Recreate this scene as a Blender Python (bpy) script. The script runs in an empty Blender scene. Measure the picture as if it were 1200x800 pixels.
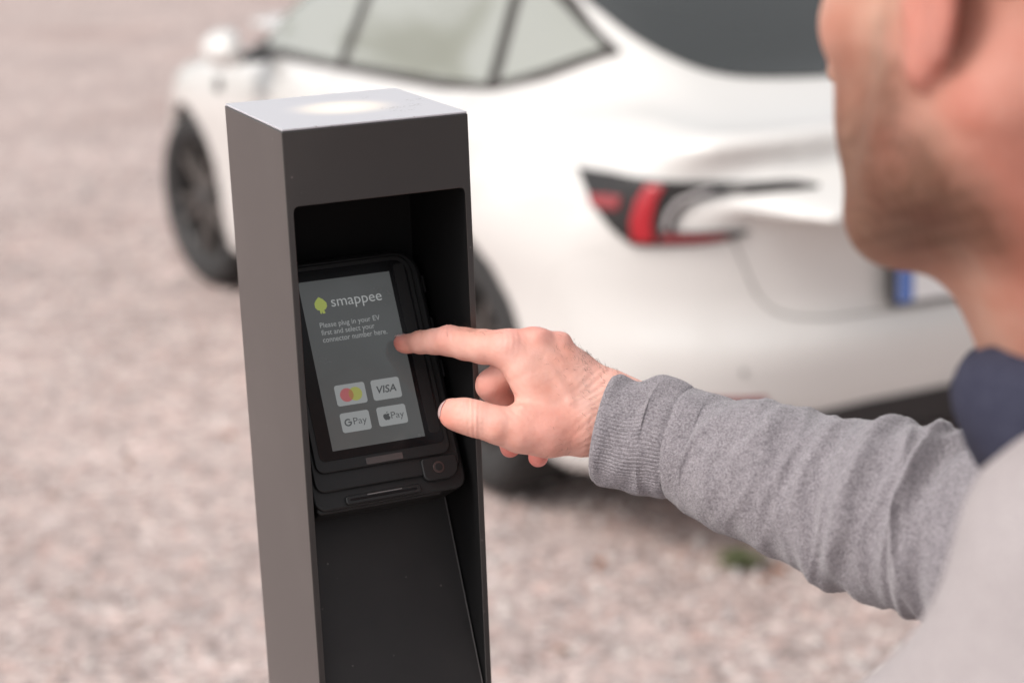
import bpy, bmesh, math, random
import numpy as np
from mathutils import Vector, Matrix
from mathutils.bvhtree import BVHTree
try:
    import openvdb
except ImportError:
    import pyopenvdb as openvdb
random.seed(7); RNG = np.random.default_rng(7)
S = bpy.context.scene
COL = S.collection

# ------------------------------------------------------------------ camera
PITCH, ROLL, CAM_H = 0.2707, -0.0371, 1.70
cam_d = bpy.data.cameras.new('camera'); cam = bpy.data.objects.new('camera', cam_d); COL.objects.link(cam)
r0 = Vector((1, 0, 0)); u0 = Vector((0, math.sin(PITCH), math.cos(PITCH))); b0 = Vector((0, -math.cos(PITCH), math.sin(PITCH)))
cr, sr = math.cos(ROLL), math.sin(ROLL)
CR = r0*cr + u0*sr; CU = u0*cr - r0*sr
m = Matrix((CR, CU, b0)).transposed().to_4x4(); m.translation = Vector((0, 0, CAM_H))
cam.matrix_world = m
cam_d.lens = 66.0; cam_d.sensor_width = 36.0; cam_d.clip_end = 9000; cam_d.clip_start = 0.05
cam_d.dof.use_dof = True; cam_d.dof.focus_distance = 1.305; cam_d.dof.aperture_fstop = 4.1; cam_d.dof.aperture_blades = 0
S.camera = cam
# ------------------------------------------------------------------ world, sun, exposure
W = bpy.data.worlds.new('World'); S.world = W; W.use_nodes = True
nt = W.node_tree; nt.nodes.clear()
sky = nt.nodes.new('ShaderNodeTexSky'); sky.sky_type = 'NISHITA'; sky.sun_disc = False
SUN_EL, SUN_AZ = math.radians(48), math.radians(-118)      # azimuth from +Y towards +X
sky.sun_elevation = SUN_EL; sky.sun_rotation = SUN_AZ; sky.dust_density = 3.0; sky.air_density = 1.0; sky.ozone_density = 1.0
hs = nt.nodes.new('ShaderNodeHueSaturation'); hs.inputs['Saturation'].default_value = 0.12
bg = nt.nodes.new('ShaderNodeBackground'); bg.inputs['Strength'].default_value = 0.15
wo = nt.nodes.new('ShaderNodeOutputWorld')
nt.links.new(sky.outputs[0], hs.inputs['Color']); nt.links.new(hs.outputs[0], bg.inputs[0]); nt.links.new(bg.outputs[0], wo.inputs[0])
sd = bpy.data.lights.new('sun', 'SUN'); sd.energy = 1.1; sd.angle = math.radians(20); sd.color = (1.0, 0.885, 0.79)
sun = bpy.data.objects.new('sun', sd); COL.objects.link(sun)
sdir = Vector((math.sin(SUN_AZ)*math.cos(SUN_EL), math.cos(SUN_AZ)*math.cos(SUN_EL), math.sin(SUN_EL)))
sun.rotation_euler = sdir.to_track_quat('Z', 'Y').to_euler()
S.view_settings.view_transform = 'Standard'; S.view_settings.look = 'None'; S.view_settings.gamma = 1; S.view_settings.exposure = 0.58

# ------------------------------------------------------------------ helpers
def N(nt, t, **kw):
    n = nt.nodes.new(t)
    for k, v in kw.items():
        if k in n.inputs: n.inputs[k].default_value = v
        else: setattr(n, k, v)
    return n
def mat(name, col, rough=0.5, metal=0.0, spec=0.5, coat=0.0, bump=None, var=None, emit=None, sss=0.0, attr=None, sheen=0.0, ior=None, alpha=None):
    """bump=(scale, strength, distance)  var=(scale, colour2, contrast)"""
    M = bpy.data.materials.new(name); M.use_nodes = True; nt = M.node_tree; b = nt.nodes['Principled BSDF']
    b.inputs['Base Color'].default_value = (*col, 1); b.inputs['Roughness'].default_value = rough; b.inputs['Metallic'].default_value = metal
    b.inputs['Specular IOR Level'].default_value = spec
    if coat: b.inputs['Coat Weight'].default_value = coat; b.inputs['Coat Roughness'].default_value = 0.04
    if ior: b.inputs['IOR'].default_value = ior
    if sheen: b.inputs['Sheen Weight'].default_value = sheen; b.inputs['Sheen Roughness'].default_value = 0.5
    if sss:
        b.inputs['Subsurface Weight'].default_value = sss; b.inputs['Subsurface Radius'].default_value = (1.0, 0.35, 0.2); b.inputs['Subsurface Scale'].default_value = 0.006
    tc = N(nt, 'ShaderNodeTexCoord')
    src = None
    if attr:
        a = N(nt, 'ShaderNodeAttribute'); a.attribute_name = attr; src = a.outputs['Color']
    if var:
        n = N(nt, 'ShaderNodeTexNoise', Scale=var[0], Detail=4.0); nt.links.new(tc.outputs['Object'], n.inputs['Vector'])
        mr = N(nt, 'ShaderNodeMapRange'); mr.inputs[1].default_value = 0.5-var[2]; mr.inputs[2].default_value = 0.5+var[2]
        nt.links.new(n.outputs['Fac'], mr.inputs[0])
        mx = N(nt, 'ShaderNodeMix', data_type='RGBA'); mx.inputs[6].default_value = (*col, 1); mx.inputs[7].default_value = (*var[1], 1)
        if src: nt.links.new(src, mx.inputs[6]); mx.blend_type = 'MULTIPLY'
        nt.links.new(mr.outputs[0], mx.inputs[0]); src = mx.outputs[2]
    if src: nt.links.new(src, b.inputs['Base Color'])
    if bump:
        n = N(nt, 'ShaderNodeTexNoise', Scale=bump[0], Detail=3.0); nt.links.new(tc.outputs['Object'], n.inputs['Vector'])
        bp = N(nt, 'ShaderNodeBump', Strength=bump[1], Distance=bump[2]); nt.links.new(n.outputs['Fac'], bp.inputs['Height']); nt.links.new(bp.outputs[0], b.inputs['Normal'])
    if emit: b.inputs['Emission Color'].default_value = (*emit[0], 1); b.inputs['Emission Strength'].default_value = emit[1]
    return M
def link(o, parent=None):
    COL.objects.link(o)
    if parent: o.parent = parent
    return o
def tag(o, label=None, cat=None, group=None, kind=None):
    if label: o['label'] = label
    if cat: o['category'] = cat
    if group: o['group'] = group
    if kind: o['kind'] = kind
    return o
def empty(name, loc, rz=0.0, label=None, cat=None, group=None):
    o = bpy.data.objects.new(name, None); o.empty_display_size = 0.1; COL.objects.link(o); o.location = loc; o.rotation_euler = (0, 0, rz)
    return tag(o, label, cat, group)
def mesh_np(name, V, F, mats, parent=None, smooth=True):
    """V (n,3), F list/array of faces"""
    me = bpy.data.meshes.new(name)
    me.from_pydata(np.asarray(V, float).tolist(), [], [list(map(int, f)) for f in F]); me.update()
    if smooth: me.polygons.foreach_set('use_smooth', [True]*len(me.polygons))
    for mm in (mats if isinstance(mats, (list, tuple)) else [mats]): me.materials.append(mm)
    o = bpy.data.objects.new(name, me); return link(o, parent)
def bm_obj(name, bm, mats, parent=None, smooth=False, bevel=None, seg=2):
    me = bpy.data.meshes.new(name); bm.normal_update(); bm.to_mesh(me); bm.free()
    for mm in (mats if isinstance(mats, (list, tuple)) else [mats]): me.materials.append(mm)
    o = link(bpy.data.objects.new(name, me), parent)
    if smooth: me.polygons.foreach_set('use_smooth', [True]*len(me.polygons))
    if bevel:
        b = o.modifiers.new('bevel', 'BEVEL'); b.width = bevel; b.segments = seg; b.limit_method = 'ANGLE'; b.angle_limit = math.radians(35)
        b.harden_normals = True
        me.polygons.foreach_set('use_smooth', [True]*len(me.polygons))
    return o
def add_box(bm, x0, x1, y0, y1, z0, z1, mi=0, M=None):
    vs = [bm.verts.new((M @ Vector(c)) if M else c) for c in [(x0,y0,z0),(x1,y0,z0),(x1,y1,z0),(x0,y1,z0),(x0,y0,z1),(x1,y0,z1),(x1,y1,z1),(x0,y1,z1)]]
    for f in [(0,3,2,1),(4,5,6,7),(0,1,5,4),(1,2,6,5),(2,3,7,6),(3,0,4,7)]:
        fa = bm.faces.new([vs[i] for i in f]); fa.material_index = mi
def rrect(x0, x1, y0, y1, r, n=6):
    P = []
    rs = r if isinstance(r, (list, tuple)) else (r,)*4
    for (cx, cy, a0, rr) in [(x1, y1, 0, rs[0]), (x0, y1, 90, rs[1]), (x0, y0, 180, rs[2]), (x1, y0, 270, rs[3])]:
        sx = -1 if cx == x1 else 1; sy = -1 if cy == y1 else 1
        for i in range(n+1):
            a = math.radians(a0+90*i/n); P.append((cx+sx*rr+rr*math.cos(a), cy+sy*rr+rr*math.sin(a)))
    return P
def prism(bm, pts, z0, z1, mi=0, f=None):
    """extrude 2D outline (ccw) between z0 and z1; f maps (x,y,z)->Vector"""
    f = f or (lambda x, y, z: Vector((x, y, z)))
    a = [bm.verts.new(f(x, y, z0)) for x, y in pts]; b = [bm.verts.new(f(x, y, z1)) for x, y in pts]; n = len(pts)
    fa = [bm.faces.new(a[::-1]), bm.faces.new(b)]
    for i in range(n): fa.append(bm.faces.new([a[i], a[(i+1) % n], b[(i+1) % n], b[i]]))
    for q in fa: q.material_index = mi
    return fa
def lathe(bm, prof, n=48, axis='y', mi=0, c=(0, 0, 0), closed=False):
    """prof list of (r, h) revolved about axis"""
    rings = []
    for r, h in prof:
        ring = []
        for i in range(n):
            a = 2*math.pi*i/n
            if axis == 'y': p = (c[0]+r*math.cos(a), c[1]+h, c[2]+r*math.sin(a))
            else: p = (c[0]+r*math.cos(a), c[1]+r*math.sin(a), c[2]+h)
            ring.append(bm.verts.new(p))
        rings.append(ring)
    k = len(rings)
    for j in range(k if closed else k-1):
        A, B = rings[j], rings[(j+1) % k]
        for i in range(n):
            f = bm.faces.new([A[i], A[(i+1) % n], B[(i+1) % n], B[i]]); f.material_index = mi
def tube_np(P, R, n=8):
    P = np.asarray(P, float); R = np.broadcast_to(np.asarray(R, float), (len(P),))
    T = np.gradient(P, axis=0); T /= np.linalg.norm(T, axis=1)[:, None]+1e-12
    ref = np.array([0.3, 0.2, 0.93]); V = []
    for p, t, r in zip(P, T, R):
        a = np.cross(t, ref); a /= np.linalg.norm(a)+1e-12; b = np.cross(t, a)
        for i in range(n):
            w = 2*math.pi*i/n; V.append(p+r*(math.cos(w)*a+math.sin(w)*b))
    F = [[j*n+i, j*n+(i+1) % n, (j+1)*n+(i+1) % n, (j+1)*n+i] for j in range(len(P)-1) for i in range(n)]
    F.append(list(range(n))[::-1]); F.append([(len(P)-1)*n+i for i in range(n)])
    return np.array(V), F
# signed distance modelling
def smin(a, b, k):
    h = np.maximum(k-np.abs(a-b), 0)/k
    return np.minimum(a, b)-h*h*k*0.25
def smax(a, b, k): return -smin(-a, -b, k)
def rc(P, a, b, ra, rb):
    a = np.array(a, np.float32); b = np.array(b, np.float32); ba = b-a
    t = np.clip(((P-a) @ ba)/max(float(ba@ba), 1e-9), 0, 1)
    d = P-a-t[..., None]*ba
    return np.sqrt((d*d).sum(-1))-(ra+(rb-ra)*t)
def ell(P, c, r, M=None):
    d = P-np.array(c, np.float32)
    if M is not None: d = d @ np.array(M, np.float32)      # columns of M are the ellipsoid axes
    r = np.array(r, np.float32); k0 = np.sqrt(((d/r)**2).sum(-1)); k1 = np.sqrt(((d/(r*r))**2).sum(-1))
    return k0*(k0-1)/np.maximum(k1, 1e-6)
def grid(lo, hi, h):
    ax = [np.arange(lo[i], hi[i]+h, h, dtype=np.float32) for i in range(3)]
    return np.stack(np.meshgrid(*ax, indexing='ij'), -1)
def polygonize(D, lo, h):
    g = openvdb.FloatGrid(); D = np.clip(np.ascontiguousarray(D, np.float32), -4*h, 4*h)
    g.copyFromArray(D)
    pts, tri, quad = g.convertToPolygons(0.0, 0.0)
    V = np.asarray(pts, float)*h+np.asarray(lo, float)
    F = [tuple(q[::-1]) for q in quad.tolist()]+[tuple(t[::-1]) for t in tri.tolist()]
    return V, F
def fix_normals(o):
    bm = bmesh.new(); bm.from_mesh(o.data); bmesh.ops.recalc_face_normals(bm, faces=bm.faces); bm.to_mesh(o.data); bm.free()
def set_col(o, name, C):
    a = o.data.color_attributes.new(name, 'FLOAT_COLOR', 'POINT')
    a.data.foreach_set('color', np.concatenate([C, np.ones((len(C), 1))], 1).astype(np.float32).ravel())
def resample(P, n):
    P = np.asarray(P, float); d = np.r_[0, np.cumsum(np.linalg.norm(np.diff(P, axis=0), axis=1))]
    t = np.linspace(0, d[-1], n); return np.stack([np.interp(t, d, P[:, i]) for i in range(P.shape[1])], 1)
def smooth_poly(P, n, it=3):
    Q = resample(P, n)
    for _ in range(it): Q[1:-1] = (Q[:-2]+2*Q[1:-1]+Q[2:])/4
    return Q
def curve1(xs, ys, sm):
    """smoothed lookup table"""
    X = np.linspace(min(xs)-0.5, max(xs)+0.5, 1200); Y = np.interp(X, xs, ys)
    h = X[1]-X[0]; k = np.exp(-0.5*((np.arange(-300, 301)*h)/sm)**2); k /= k.sum()
    Yp = np.pad(Y, 300, mode='edge'); Y = np.convolve(Yp, k, 'valid')
    return lambda x: np.interp(x, X, Y)

# ------------------------------------------------------------------ ground
def ground_material():
    M = bpy.data.materials.new('chip_asphalt'); M.use_nodes = True; nt = M.node_tree; b = nt.nodes['Principled BSDF']; L = nt.links.new
    tc = N(nt, 'ShaderNodeTexCoord')
    v = N(nt, 'ShaderNodeTexVoronoi', Scale=42.0); L(tc.outputs['Object'], v.inputs['Vector'])
    v2 = N(nt, 'ShaderNodeTexVoronoi', Scale=95.0); L(tc.outputs['Object'], v2.inputs['Vector'])
    cr1 = N(nt, 'ShaderNodeValToRGB'); e = cr1.color_ramp.elements
    e[0].position = 0; e[0].color = (.24, .19, .18, 1); e[1].position = 1; e[1].color = (.65, .565, .535, 1)
    for p, c in [(.25, (.40, .33, .31)), (.5, (.45, .375, .355)), (.7, (.50, .42, .40)), (.88, (.48, .34, .305))]:
        q = e.new(p); q.color = (*c, 1)
    sp = N(nt, 'ShaderNodeSeparateColor'); L(v.outputs['Color'], sp.inputs[0]); L(sp.outputs[0], cr1.inputs[0])
    sp2 = N(nt, 'ShaderNodeSeparateColor'); L(v2.outputs['Color'], sp2.inputs[0])
    mx = N(nt, 'ShaderNodeMix', data_type='RGBA', blend_type='OVERLAY'); mx.inputs[0].default_value = .22
    L(cr1.outputs[0], mx.inputs[6]); L(sp2.outputs[1], mx.inputs[7])
    n1 = N(nt, 'ShaderNodeTexNoise', Scale=1.1, Detail=5.0, Roughness=.6); L(tc.outputs['Object'], n1.inputs['Vector'])
    r1 = N(nt, 'ShaderNodeMapRange'); r1.inputs[1].default_value = .3; r1.inputs[2].default_value = .7; r1.inputs[3].default_value = .82; r1.inputs[4].default_value = 1.12; L(n1.outputs[0], r1.inputs[0])
    n2 = N(nt, 'ShaderNodeTexNoise', Scale=7.0, Detail=3.0); L(tc.outputs['Object'], n2.inputs['Vector'])
    r2 = N(nt, 'ShaderNodeMapRange'); r2.inputs[1].default_value = .3; r2.inputs[2].default_value = .7; r2.inputs[3].default_value = .84; r2.inputs[4].default_value = 1.14; L(n2.outputs[0], r2.inputs[0])
    mm = N(nt, 'ShaderNodeMath', operation='MULTIPLY'); L(r1.outputs[0], mm.inputs[0]); L(r2.outputs[0], mm.inputs[1])
    vm = N(nt, 'ShaderNodeVectorMath', operation='SCALE'); L(mx.outputs[2], vm.inputs[0]); L(mm.outputs[0], vm.inputs['Scale'])
    n3 = N(nt, 'ShaderNodeTexNoise', Scale=.33, Detail=4.0, Roughness=.55); L(tc.outputs['Object'], n3.inputs['Vector'])
    r3 = N(nt, 'ShaderNodeMapRange'); r3.inputs[1].default_value = .52; r3.inputs[2].default_value = .66; r3.inputs[4].default_value = .55; L(n3.outputs[0], r3.inputs[0])
    m3 = N(nt, 'ShaderNodeMix', data_type='RGBA', blend_type='MULTIPLY'); L(r3.outputs[0], m3.inputs[0]); L(vm.outputs[0], m3.inputs[6]); m3.inputs[7].default_value = (.80, .70, .66, 1)
    L(m3.outputs[2], b.inputs['Base Color']); b.inputs['Roughness'].default_value = .9; b.inputs['Specular IOR Level'].default_value = .25
    bp = N(nt, 'ShaderNodeBump', Strength=.6, Distance=.006); L(v.outputs['Distance'], bp.inputs['Height']); bp.invert = True; L(bp.outputs[0], b.inputs['Normal'])
    return M
MG = ground_material()
gx = np.concatenate([-np.geomspace(2500, 12, 22), np.linspace(-10, 10, 61), np.geomspace(12, 2500, 22)])
gy = np.concatenate([-np.geomspace(2000, 3, 20), np.linspace(-2, 16, 55), np.geomspace(18, 3500, 22)])
GX, GY = np.meshgrid(gx, gy, indexing='ij'); nx, ny = GX.shape
def gz(x, y): return 0.006*np.sin(x*1.3+.4)*np.sin(y*.9)
GZ = gz(GX, GY)*np.exp(-((GX/9)**2+((GY-6)/11)**2))-0.006
gf = [[i*ny+j, (i+1)*ny+j, (i+1)*ny+j+1, i*ny+j+1] for i in range(nx-1) for j in range(ny-1)]
ground = mesh_np('ground', np.stack([GX, GY, GZ], -1).reshape(-1, 3), gf, MG); tag(ground, 'pinkish grey chip-strewn parking surface', kind='structure')
# loose chips lying on it
def stones():
    cols = [((.29, .245, .235)), ((.42, .375, .365)), ((.55, .495, .47)), ((.43, .31, .28))]
    ms = [mat('chip_%s' % k, c, .85, bump=(300, .3, .002)) for k, c in zip(('dark', 'grey', 'pale', 'russet'), cols)]
    base = np.array([(1, 0, 0), (.3, .95, 0), (-.8, .6, 0), (-.85, -.5, 0), (.25, -1, 0), (.1, 0, .75), (-.35, .3, .6)])
    tris = [(0, 1, 5), (1, 6, 5), (1, 2, 6), (2, 3, 6), (3, 5, 6), (3, 4, 5), (4, 0, 5)]
    n = 20000; V = []; F = []; MI = []
    y = 3.2+9.5*RNG.random(n)**1.25; x = (RNG.random(n)-.5)*(y*.85+1.2)
    s = (.005+.012*RNG.random(n)**2.4); a = RNG.random(n)*6.283; k = RNG.choice(4, n, p=[.3, .34, .24, .12])
    c, d = np.cos(a), np.sin(a); j = .7+.6*RNG.random((n, 7, 3))
    B = base[None]*j*s[:, None, None]; X = B[..., 0]*c[:, None]-B[..., 1]*d[:, None]+x[:, None]; Y = B[..., 0]*d[:, None]+B[..., 1]*c[:, None]+y[:, None]; Z = B[..., 2]-.005
    V = np.stack([X, Y, Z], -1).reshape(-1, 3)
    F = (np.array(tris)[None]+7*np.arange(n)[:, None, None]).reshape(-1, 3)
    o = mesh_np('gravel', V, F, ms, smooth=False); o.data.polygons.foreach_set('material_index', np.repeat(k, len(tris)).astype(np.int32))
    tag(o, 'loose stone chips scattered over the parking surface', 'gravel', kind='stuff')
stones()
# fallen leaves and weeds
ML = mat('dead_leaf', (.42, .16, .07), .7, var=(60, (.25, .10, .05), .2)); MW = mat('weed_green', (.10, .115, .05), .8)
def leaf(x, y, a, s, label):
    P = [(0, -1), (.35, -.6), (.5, 0), (.3, .6), (0, 1), (-.3, .6), (-.5, 0), (-.35, -.6)]
    bm = bmesh.new(); c = bm.verts.new((0, 0, .15*s)); vs = [bm.verts.new((px*s, py*s, .3*s*px*px+.004)) for px, py in P]
    for i in range(8): bm.faces.new([c, vs[i], vs[(i+1) % 8]])
    o = bm_obj('fallen_leaf', bm, ML, smooth=True); o.location = (x, y, .002); o.rotation_euler = (0, 0, a); sf = o.modifiers.new('t', 'SOLIDIFY'); sf.thickness = .0006
    tag(o, label, 'leaf')
leaf(.60, 4.05, .5, .028, 'small russet fallen leaf lying right of the green weed')
leaf(-.835, 5.2, 1.2, .026, 'small russet fallen leaf lying alone left of the charging post')
leaf(.19, 4.13, 2.8, .024, 'brown curled leaf lying below the car bumper, left of the weed')
leaf(.56, 4.00, 2.1, .018, 'smallest russet fallen leaf just in front of the weed')
def weed(x, y):
    V = []; F = []
    for i in range(70):
        a = random.random()*6.283; l = .02+.05*random.random(); w = .007; t = .25+.9*random.random(); r = .03*random.random()
        o = np.array([r*math.cos(a*3), r*math.sin(a*3), 0]); d = np.array([math.cos(a), math.sin(a), 0]); n = np.array([-d[1], d[0], 0])
        pts = [o-n*w*.3, o+n*w*.3, o+d*l*.55*math.cos(t)+n*w+np.array([0, 0, l*.5*math.sin(t)]), o+d*l*.55*math.cos(t)-n*w+np.array([0, 0, l*.5*math.sin(t)]), o+d*l+np.array([0, 0, l*.5*math.sin(t)])]
        b = len(V); V += pts; F += [(b, b+1, b+2, b+3), (b+3, b+2, b+4)]
    o = mesh_np('weed', V, F, MW); o.location = (x, y, -.002); sf = o.modifiers.new('t', 'SOLIDIFY'); sf.thickness = .0008
    tag(o, 'small green weed tuft growing through the surface behind the sleeve', 'weed')
weed(.517, 4.10)
def litter():
    V = []; F = []; rr = np.random.default_rng(21)
    for i in range(130):
        y = 3.6+8*rr.random()**1.3; x = (rr.random()-.5)*(y*.7+.6); s = .006+.010*rr.random(); a = rr.random()*6.28; b = len(V)
        for k in range(6):
            w = 1.047*k; r = s*(.6+.6*rr.random())*(1 if k % 3 else 1.3); V.append((x+r*math.cos(w+a), y+r*math.sin(w+a)*.8, .006+.004*rr.random()))
        F.append(tuple(range(b, b+6)))
    o = mesh_np('leaf_litter', V, F, mat('litter', (.30, .15, .09), .8, var=(9, (.16, .10, .06), .2)), smooth=False); tag(o, 'russet and brown scraps of leaf scattered over the surface', 'leaf litter', kind='stuff')
litter()

# ------------------------------------------------------------------ car
M_PAINT = mat('white_paint', (.62, .605, .585), .26, spec=.5, coat=.7)
M_TRIM = mat('black_trim', (.018, .018, .02), .45); M_GTRIM = mat('gloss_pillar', (.045, .040, .037), .5, spec=.25)
M_SGLASS = mat('side_glass', (.27, .28, .245), .06, ior=2.3, spec=.5)  # brightness seen through the panes is put into this base colour
M_RGLASS = mat('rear_glass', (.035, .038, .038), .07, ior=1.6)
M_TYRE = mat('tyre_rubber', (.022, .021, .021), .8, bump=(60, .4, .003))
M_RIM = mat('rim_paint', (.10, .09, .085), .4, metal=.5)
M_DARKRIM = mat('rim_dark', (.045, .043, .043), .5, metal=.3)
M_WELL = mat('arch_liner', (.02, .02, .02), .9)
M_LAMPB = mat('lamp_smoked', (.02, .018, .018), .34, spec=.35)
M_SIDE = mat('lamp_side_red', (.25, .03, .035), .2); M_RED = mat('lamp_red', (.38, .009, .018), .15, ior=1.6)
M_DRED = mat('lamp_dark_red', (.20, .01, .015), .15, ior=1.6)
M_LGREY = mat('lamp_grey', (.33, .31, .31), .2)
M_MIRR = mat('mirror_silver', (.8, .8, .8), .03, metal=1.0); M_PLATE = mat('plate_white', (.78, .78, .78), .4); M_BLUE = mat('plate_blue', (.10, .19, .50), .4)
M_SEAM = mat('panel_gap', (.26, .25, .24), .8)
CAR_O = (.756888, 4.964492, 0.0); CAR_A = 1.98737; WB = 2.78; RW = 0.11
car = empty('parked_car', CAR_O, CAR_A, 'white sedan parked behind the charging post, seen from its rear left corner', 'car')

def car_field():
    h = .0135
    lo = np.array([-1.02, -1.08, .10]); hi = np.array([3.95, 0.03, 1.50])
    G = grid(lo, hi, h); X, Y, Z = G[..., 0], np.abs(G[..., 1]), G[..., 2]
    w = curve1([-1, -.8, -.6, -.3, 0, .7, 1.4, 2.1, 2.75, 3.1, 3.4, 3.6, 3.75], [.77, .83, .88, .91, .922, .912, .908, .912, .925, .915, .85, .74, .50], .07)
    inset = curve1([.1, .18, .28, .42, .6, .72, .80, .88, .96, 1.04, 1.14], [.08, .035, .012, .0, .002, .0, .008, .03, .075, .14, .25], .03)
    zt = curve1([-1, -.86, -.7, -.45, 0, .6, 1.5, 2.1, 2.5, 2.9, 3.3, 3.6, 3.8], [1.035, 1.045, 1.052, 1.075, 1.055, 1.01, .985, .985, .955, .89, .79, .68, .60], .06)
    xr = curve1([.1, .28, .36, .42, .50, .545, .60, .66, .74, .80, .90, .955, .98, 1.01, 1.03, 1.07], [.70, .77, .80, .825, .845, .848, .832, .822, .828, .840, .834, .832, .846, .870, .876, .866], .012)
    xf = curve1([.1, .25, .5, .65, .8], [3.66, 3.73, 3.76, 3.70, 3.55], .05)
    haunch = .022*np.exp(-(X/.42)**2-((Z-.74)/.13)**2)+.018*np.exp(-((X-WB)/.42)**2-((Z-.72)/.13)**2)-.018*np.exp(-((X-1.35)/.8)**2-((Z-.45)/.10)**2)
    side = Y-(w(X)-inset(Z)+haunch)
    rear = -X-xr(Z)+.31*(Y/.9)**4.6
    front = X-(xf(Z)-.55*(Y/.9)**3.2)
    top = Z-(zt(X)-.035*(Y/.85)**2.4)
    D = smax(side, rear, .07); D = smax(D, front, .12); D = smax(D, top, curve1([-1, -.75, -.3, 3], [.035, .04, .085, .085], .05)(X)); D = smax(D, .17+.10*np.clip((-.35-X)/.4, 0, 1)-Z, .06)
    zr = curve1([-1.0, -.8, -.6, -.45, -.3, -.1, .2, .6, 1.0, 1.3, 1.6, 2.0, 2.3, 2.5], [.93, 1.00, 1.065, 1.125, 1.20, 1.295, 1.395, 1.44, 1.44, 1.42, 1.355, 1.23, 1.07, .90], .05)
    nar = curve1([-1, -.6, -.3, 0, .4, 1.4, 2.0, 2.45], [.22, .15, .075, .03, .0, .0, .015, .07], .08)
    gside = (Y-(.80-nar(X)-(Z-.98)*.56))*.87
    gtop = (Z-(zr(X)-.055*(Y/.6)**2.2))*.86
    Gd = smax(smax(gside, gtop, .09), .86-Z, .05)
    D = smin(D, Gd, .055)
    for cx in (RW, WB):
        cyl = np.sqrt((X-cx)**2+(Z-.34)**2)-.362
        cyl = np.maximum(cyl, .60-Y)
        D = smax(D, -cyl, .018)
    D = np.concatenate([D, D[:, ::-1][:, 1:]], 1) if False else D
    return D, lo, h
D, lo, h = car_field()
# mirror about y=0 so that the shell is one closed surface
ny0 = int(round((0-lo[1])/h)); Dn = D[:, :ny0+1]; lo2 = lo.copy(); lo2[1] = -ny0*h
Dfull = np.concatenate([Dn, Dn[:, :-1][:, ::-1]], 1)
# pad
Dfull = np.pad(Dfull, 2, constant_values=.05); lo2 = lo2-2*h
V, F = polygonize(Dfull, lo2, h)
body = mesh_np('body', V, F, M_PAINT, car); fix_normals(body)
bm = bmesh.new(); bm.from_mesh(body.data)
for _ in range(3): bmesh.ops.smooth_vert(bm, verts=bm.verts, factor=.5, use_axis_x=True, use_axis_y=True, use_axis_z=True)
bm.to_mesh(body.data); bvh = BVHTree.FromBMesh(bm); bm.free()

def snap(p, off, d=None):
    if d is not None:
        d = Vector(d).normalized(); hit = bvh.ray_cast(Vector(p)-d*1.2, d)
        if hit[0] is not None:
            n = hit[1] if hit[1].dot(d) < 0 else -hit[1]
            return hit[0]+n*off
    q, n, i, dist = bvh.find_nearest(Vector(p))
    return q+n*off
def patch(name, m, A, B, n=30, k=10, off=.004, d=None, mirror=False, thick=.006, parent=None, sm=0):
    """a panel between two guide lines, laid over the body shell"""
    A = smooth_poly(A, n, sm) if sm else resample(A, n); B = smooth_poly(B, n, sm) if sm else resample(B, n); V = []
    for i in range(n):
        for j in range(k):
            p = A[i]+(B[i]-A[i])*j/(k-1); q = np.array(snap(p, off, d))
            if mirror: q = q*np.array([1, -1, 1])
            V.append(q)
    F = [[i*k+j, (i+1)*k+j, (i+1)*k+j+1, i*k+j+1] for i in range(n-1) for j in range(k-1)]
    o = mesh_np(name, V, F, m, parent or car); fix_normals(o)
    s = o.modifiers.new('s', 'SOLIDIFY'); s.thickness = thick; s.offset = 0; o.modifiers.new('e', 'EDGE_SPLIT').split_angle = math.radians(50)
    return o
def strip(name, m, P, w=.006, off=.002, d=None, n=40, mirror=False, parent=None, sm=2):
    P = smooth_poly(P, n, sm); Q = np.array([np.array(snap(p, off, d)) for p in P]); 
    if mirror: Q = Q*np.array([1, -1, 1])
    V, F = tube_np(Q, w/2, 6); return mesh_np(name, V, F, m, parent or car)
yL = (0, -1, 0); xF = (1, 0, 0)
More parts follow.
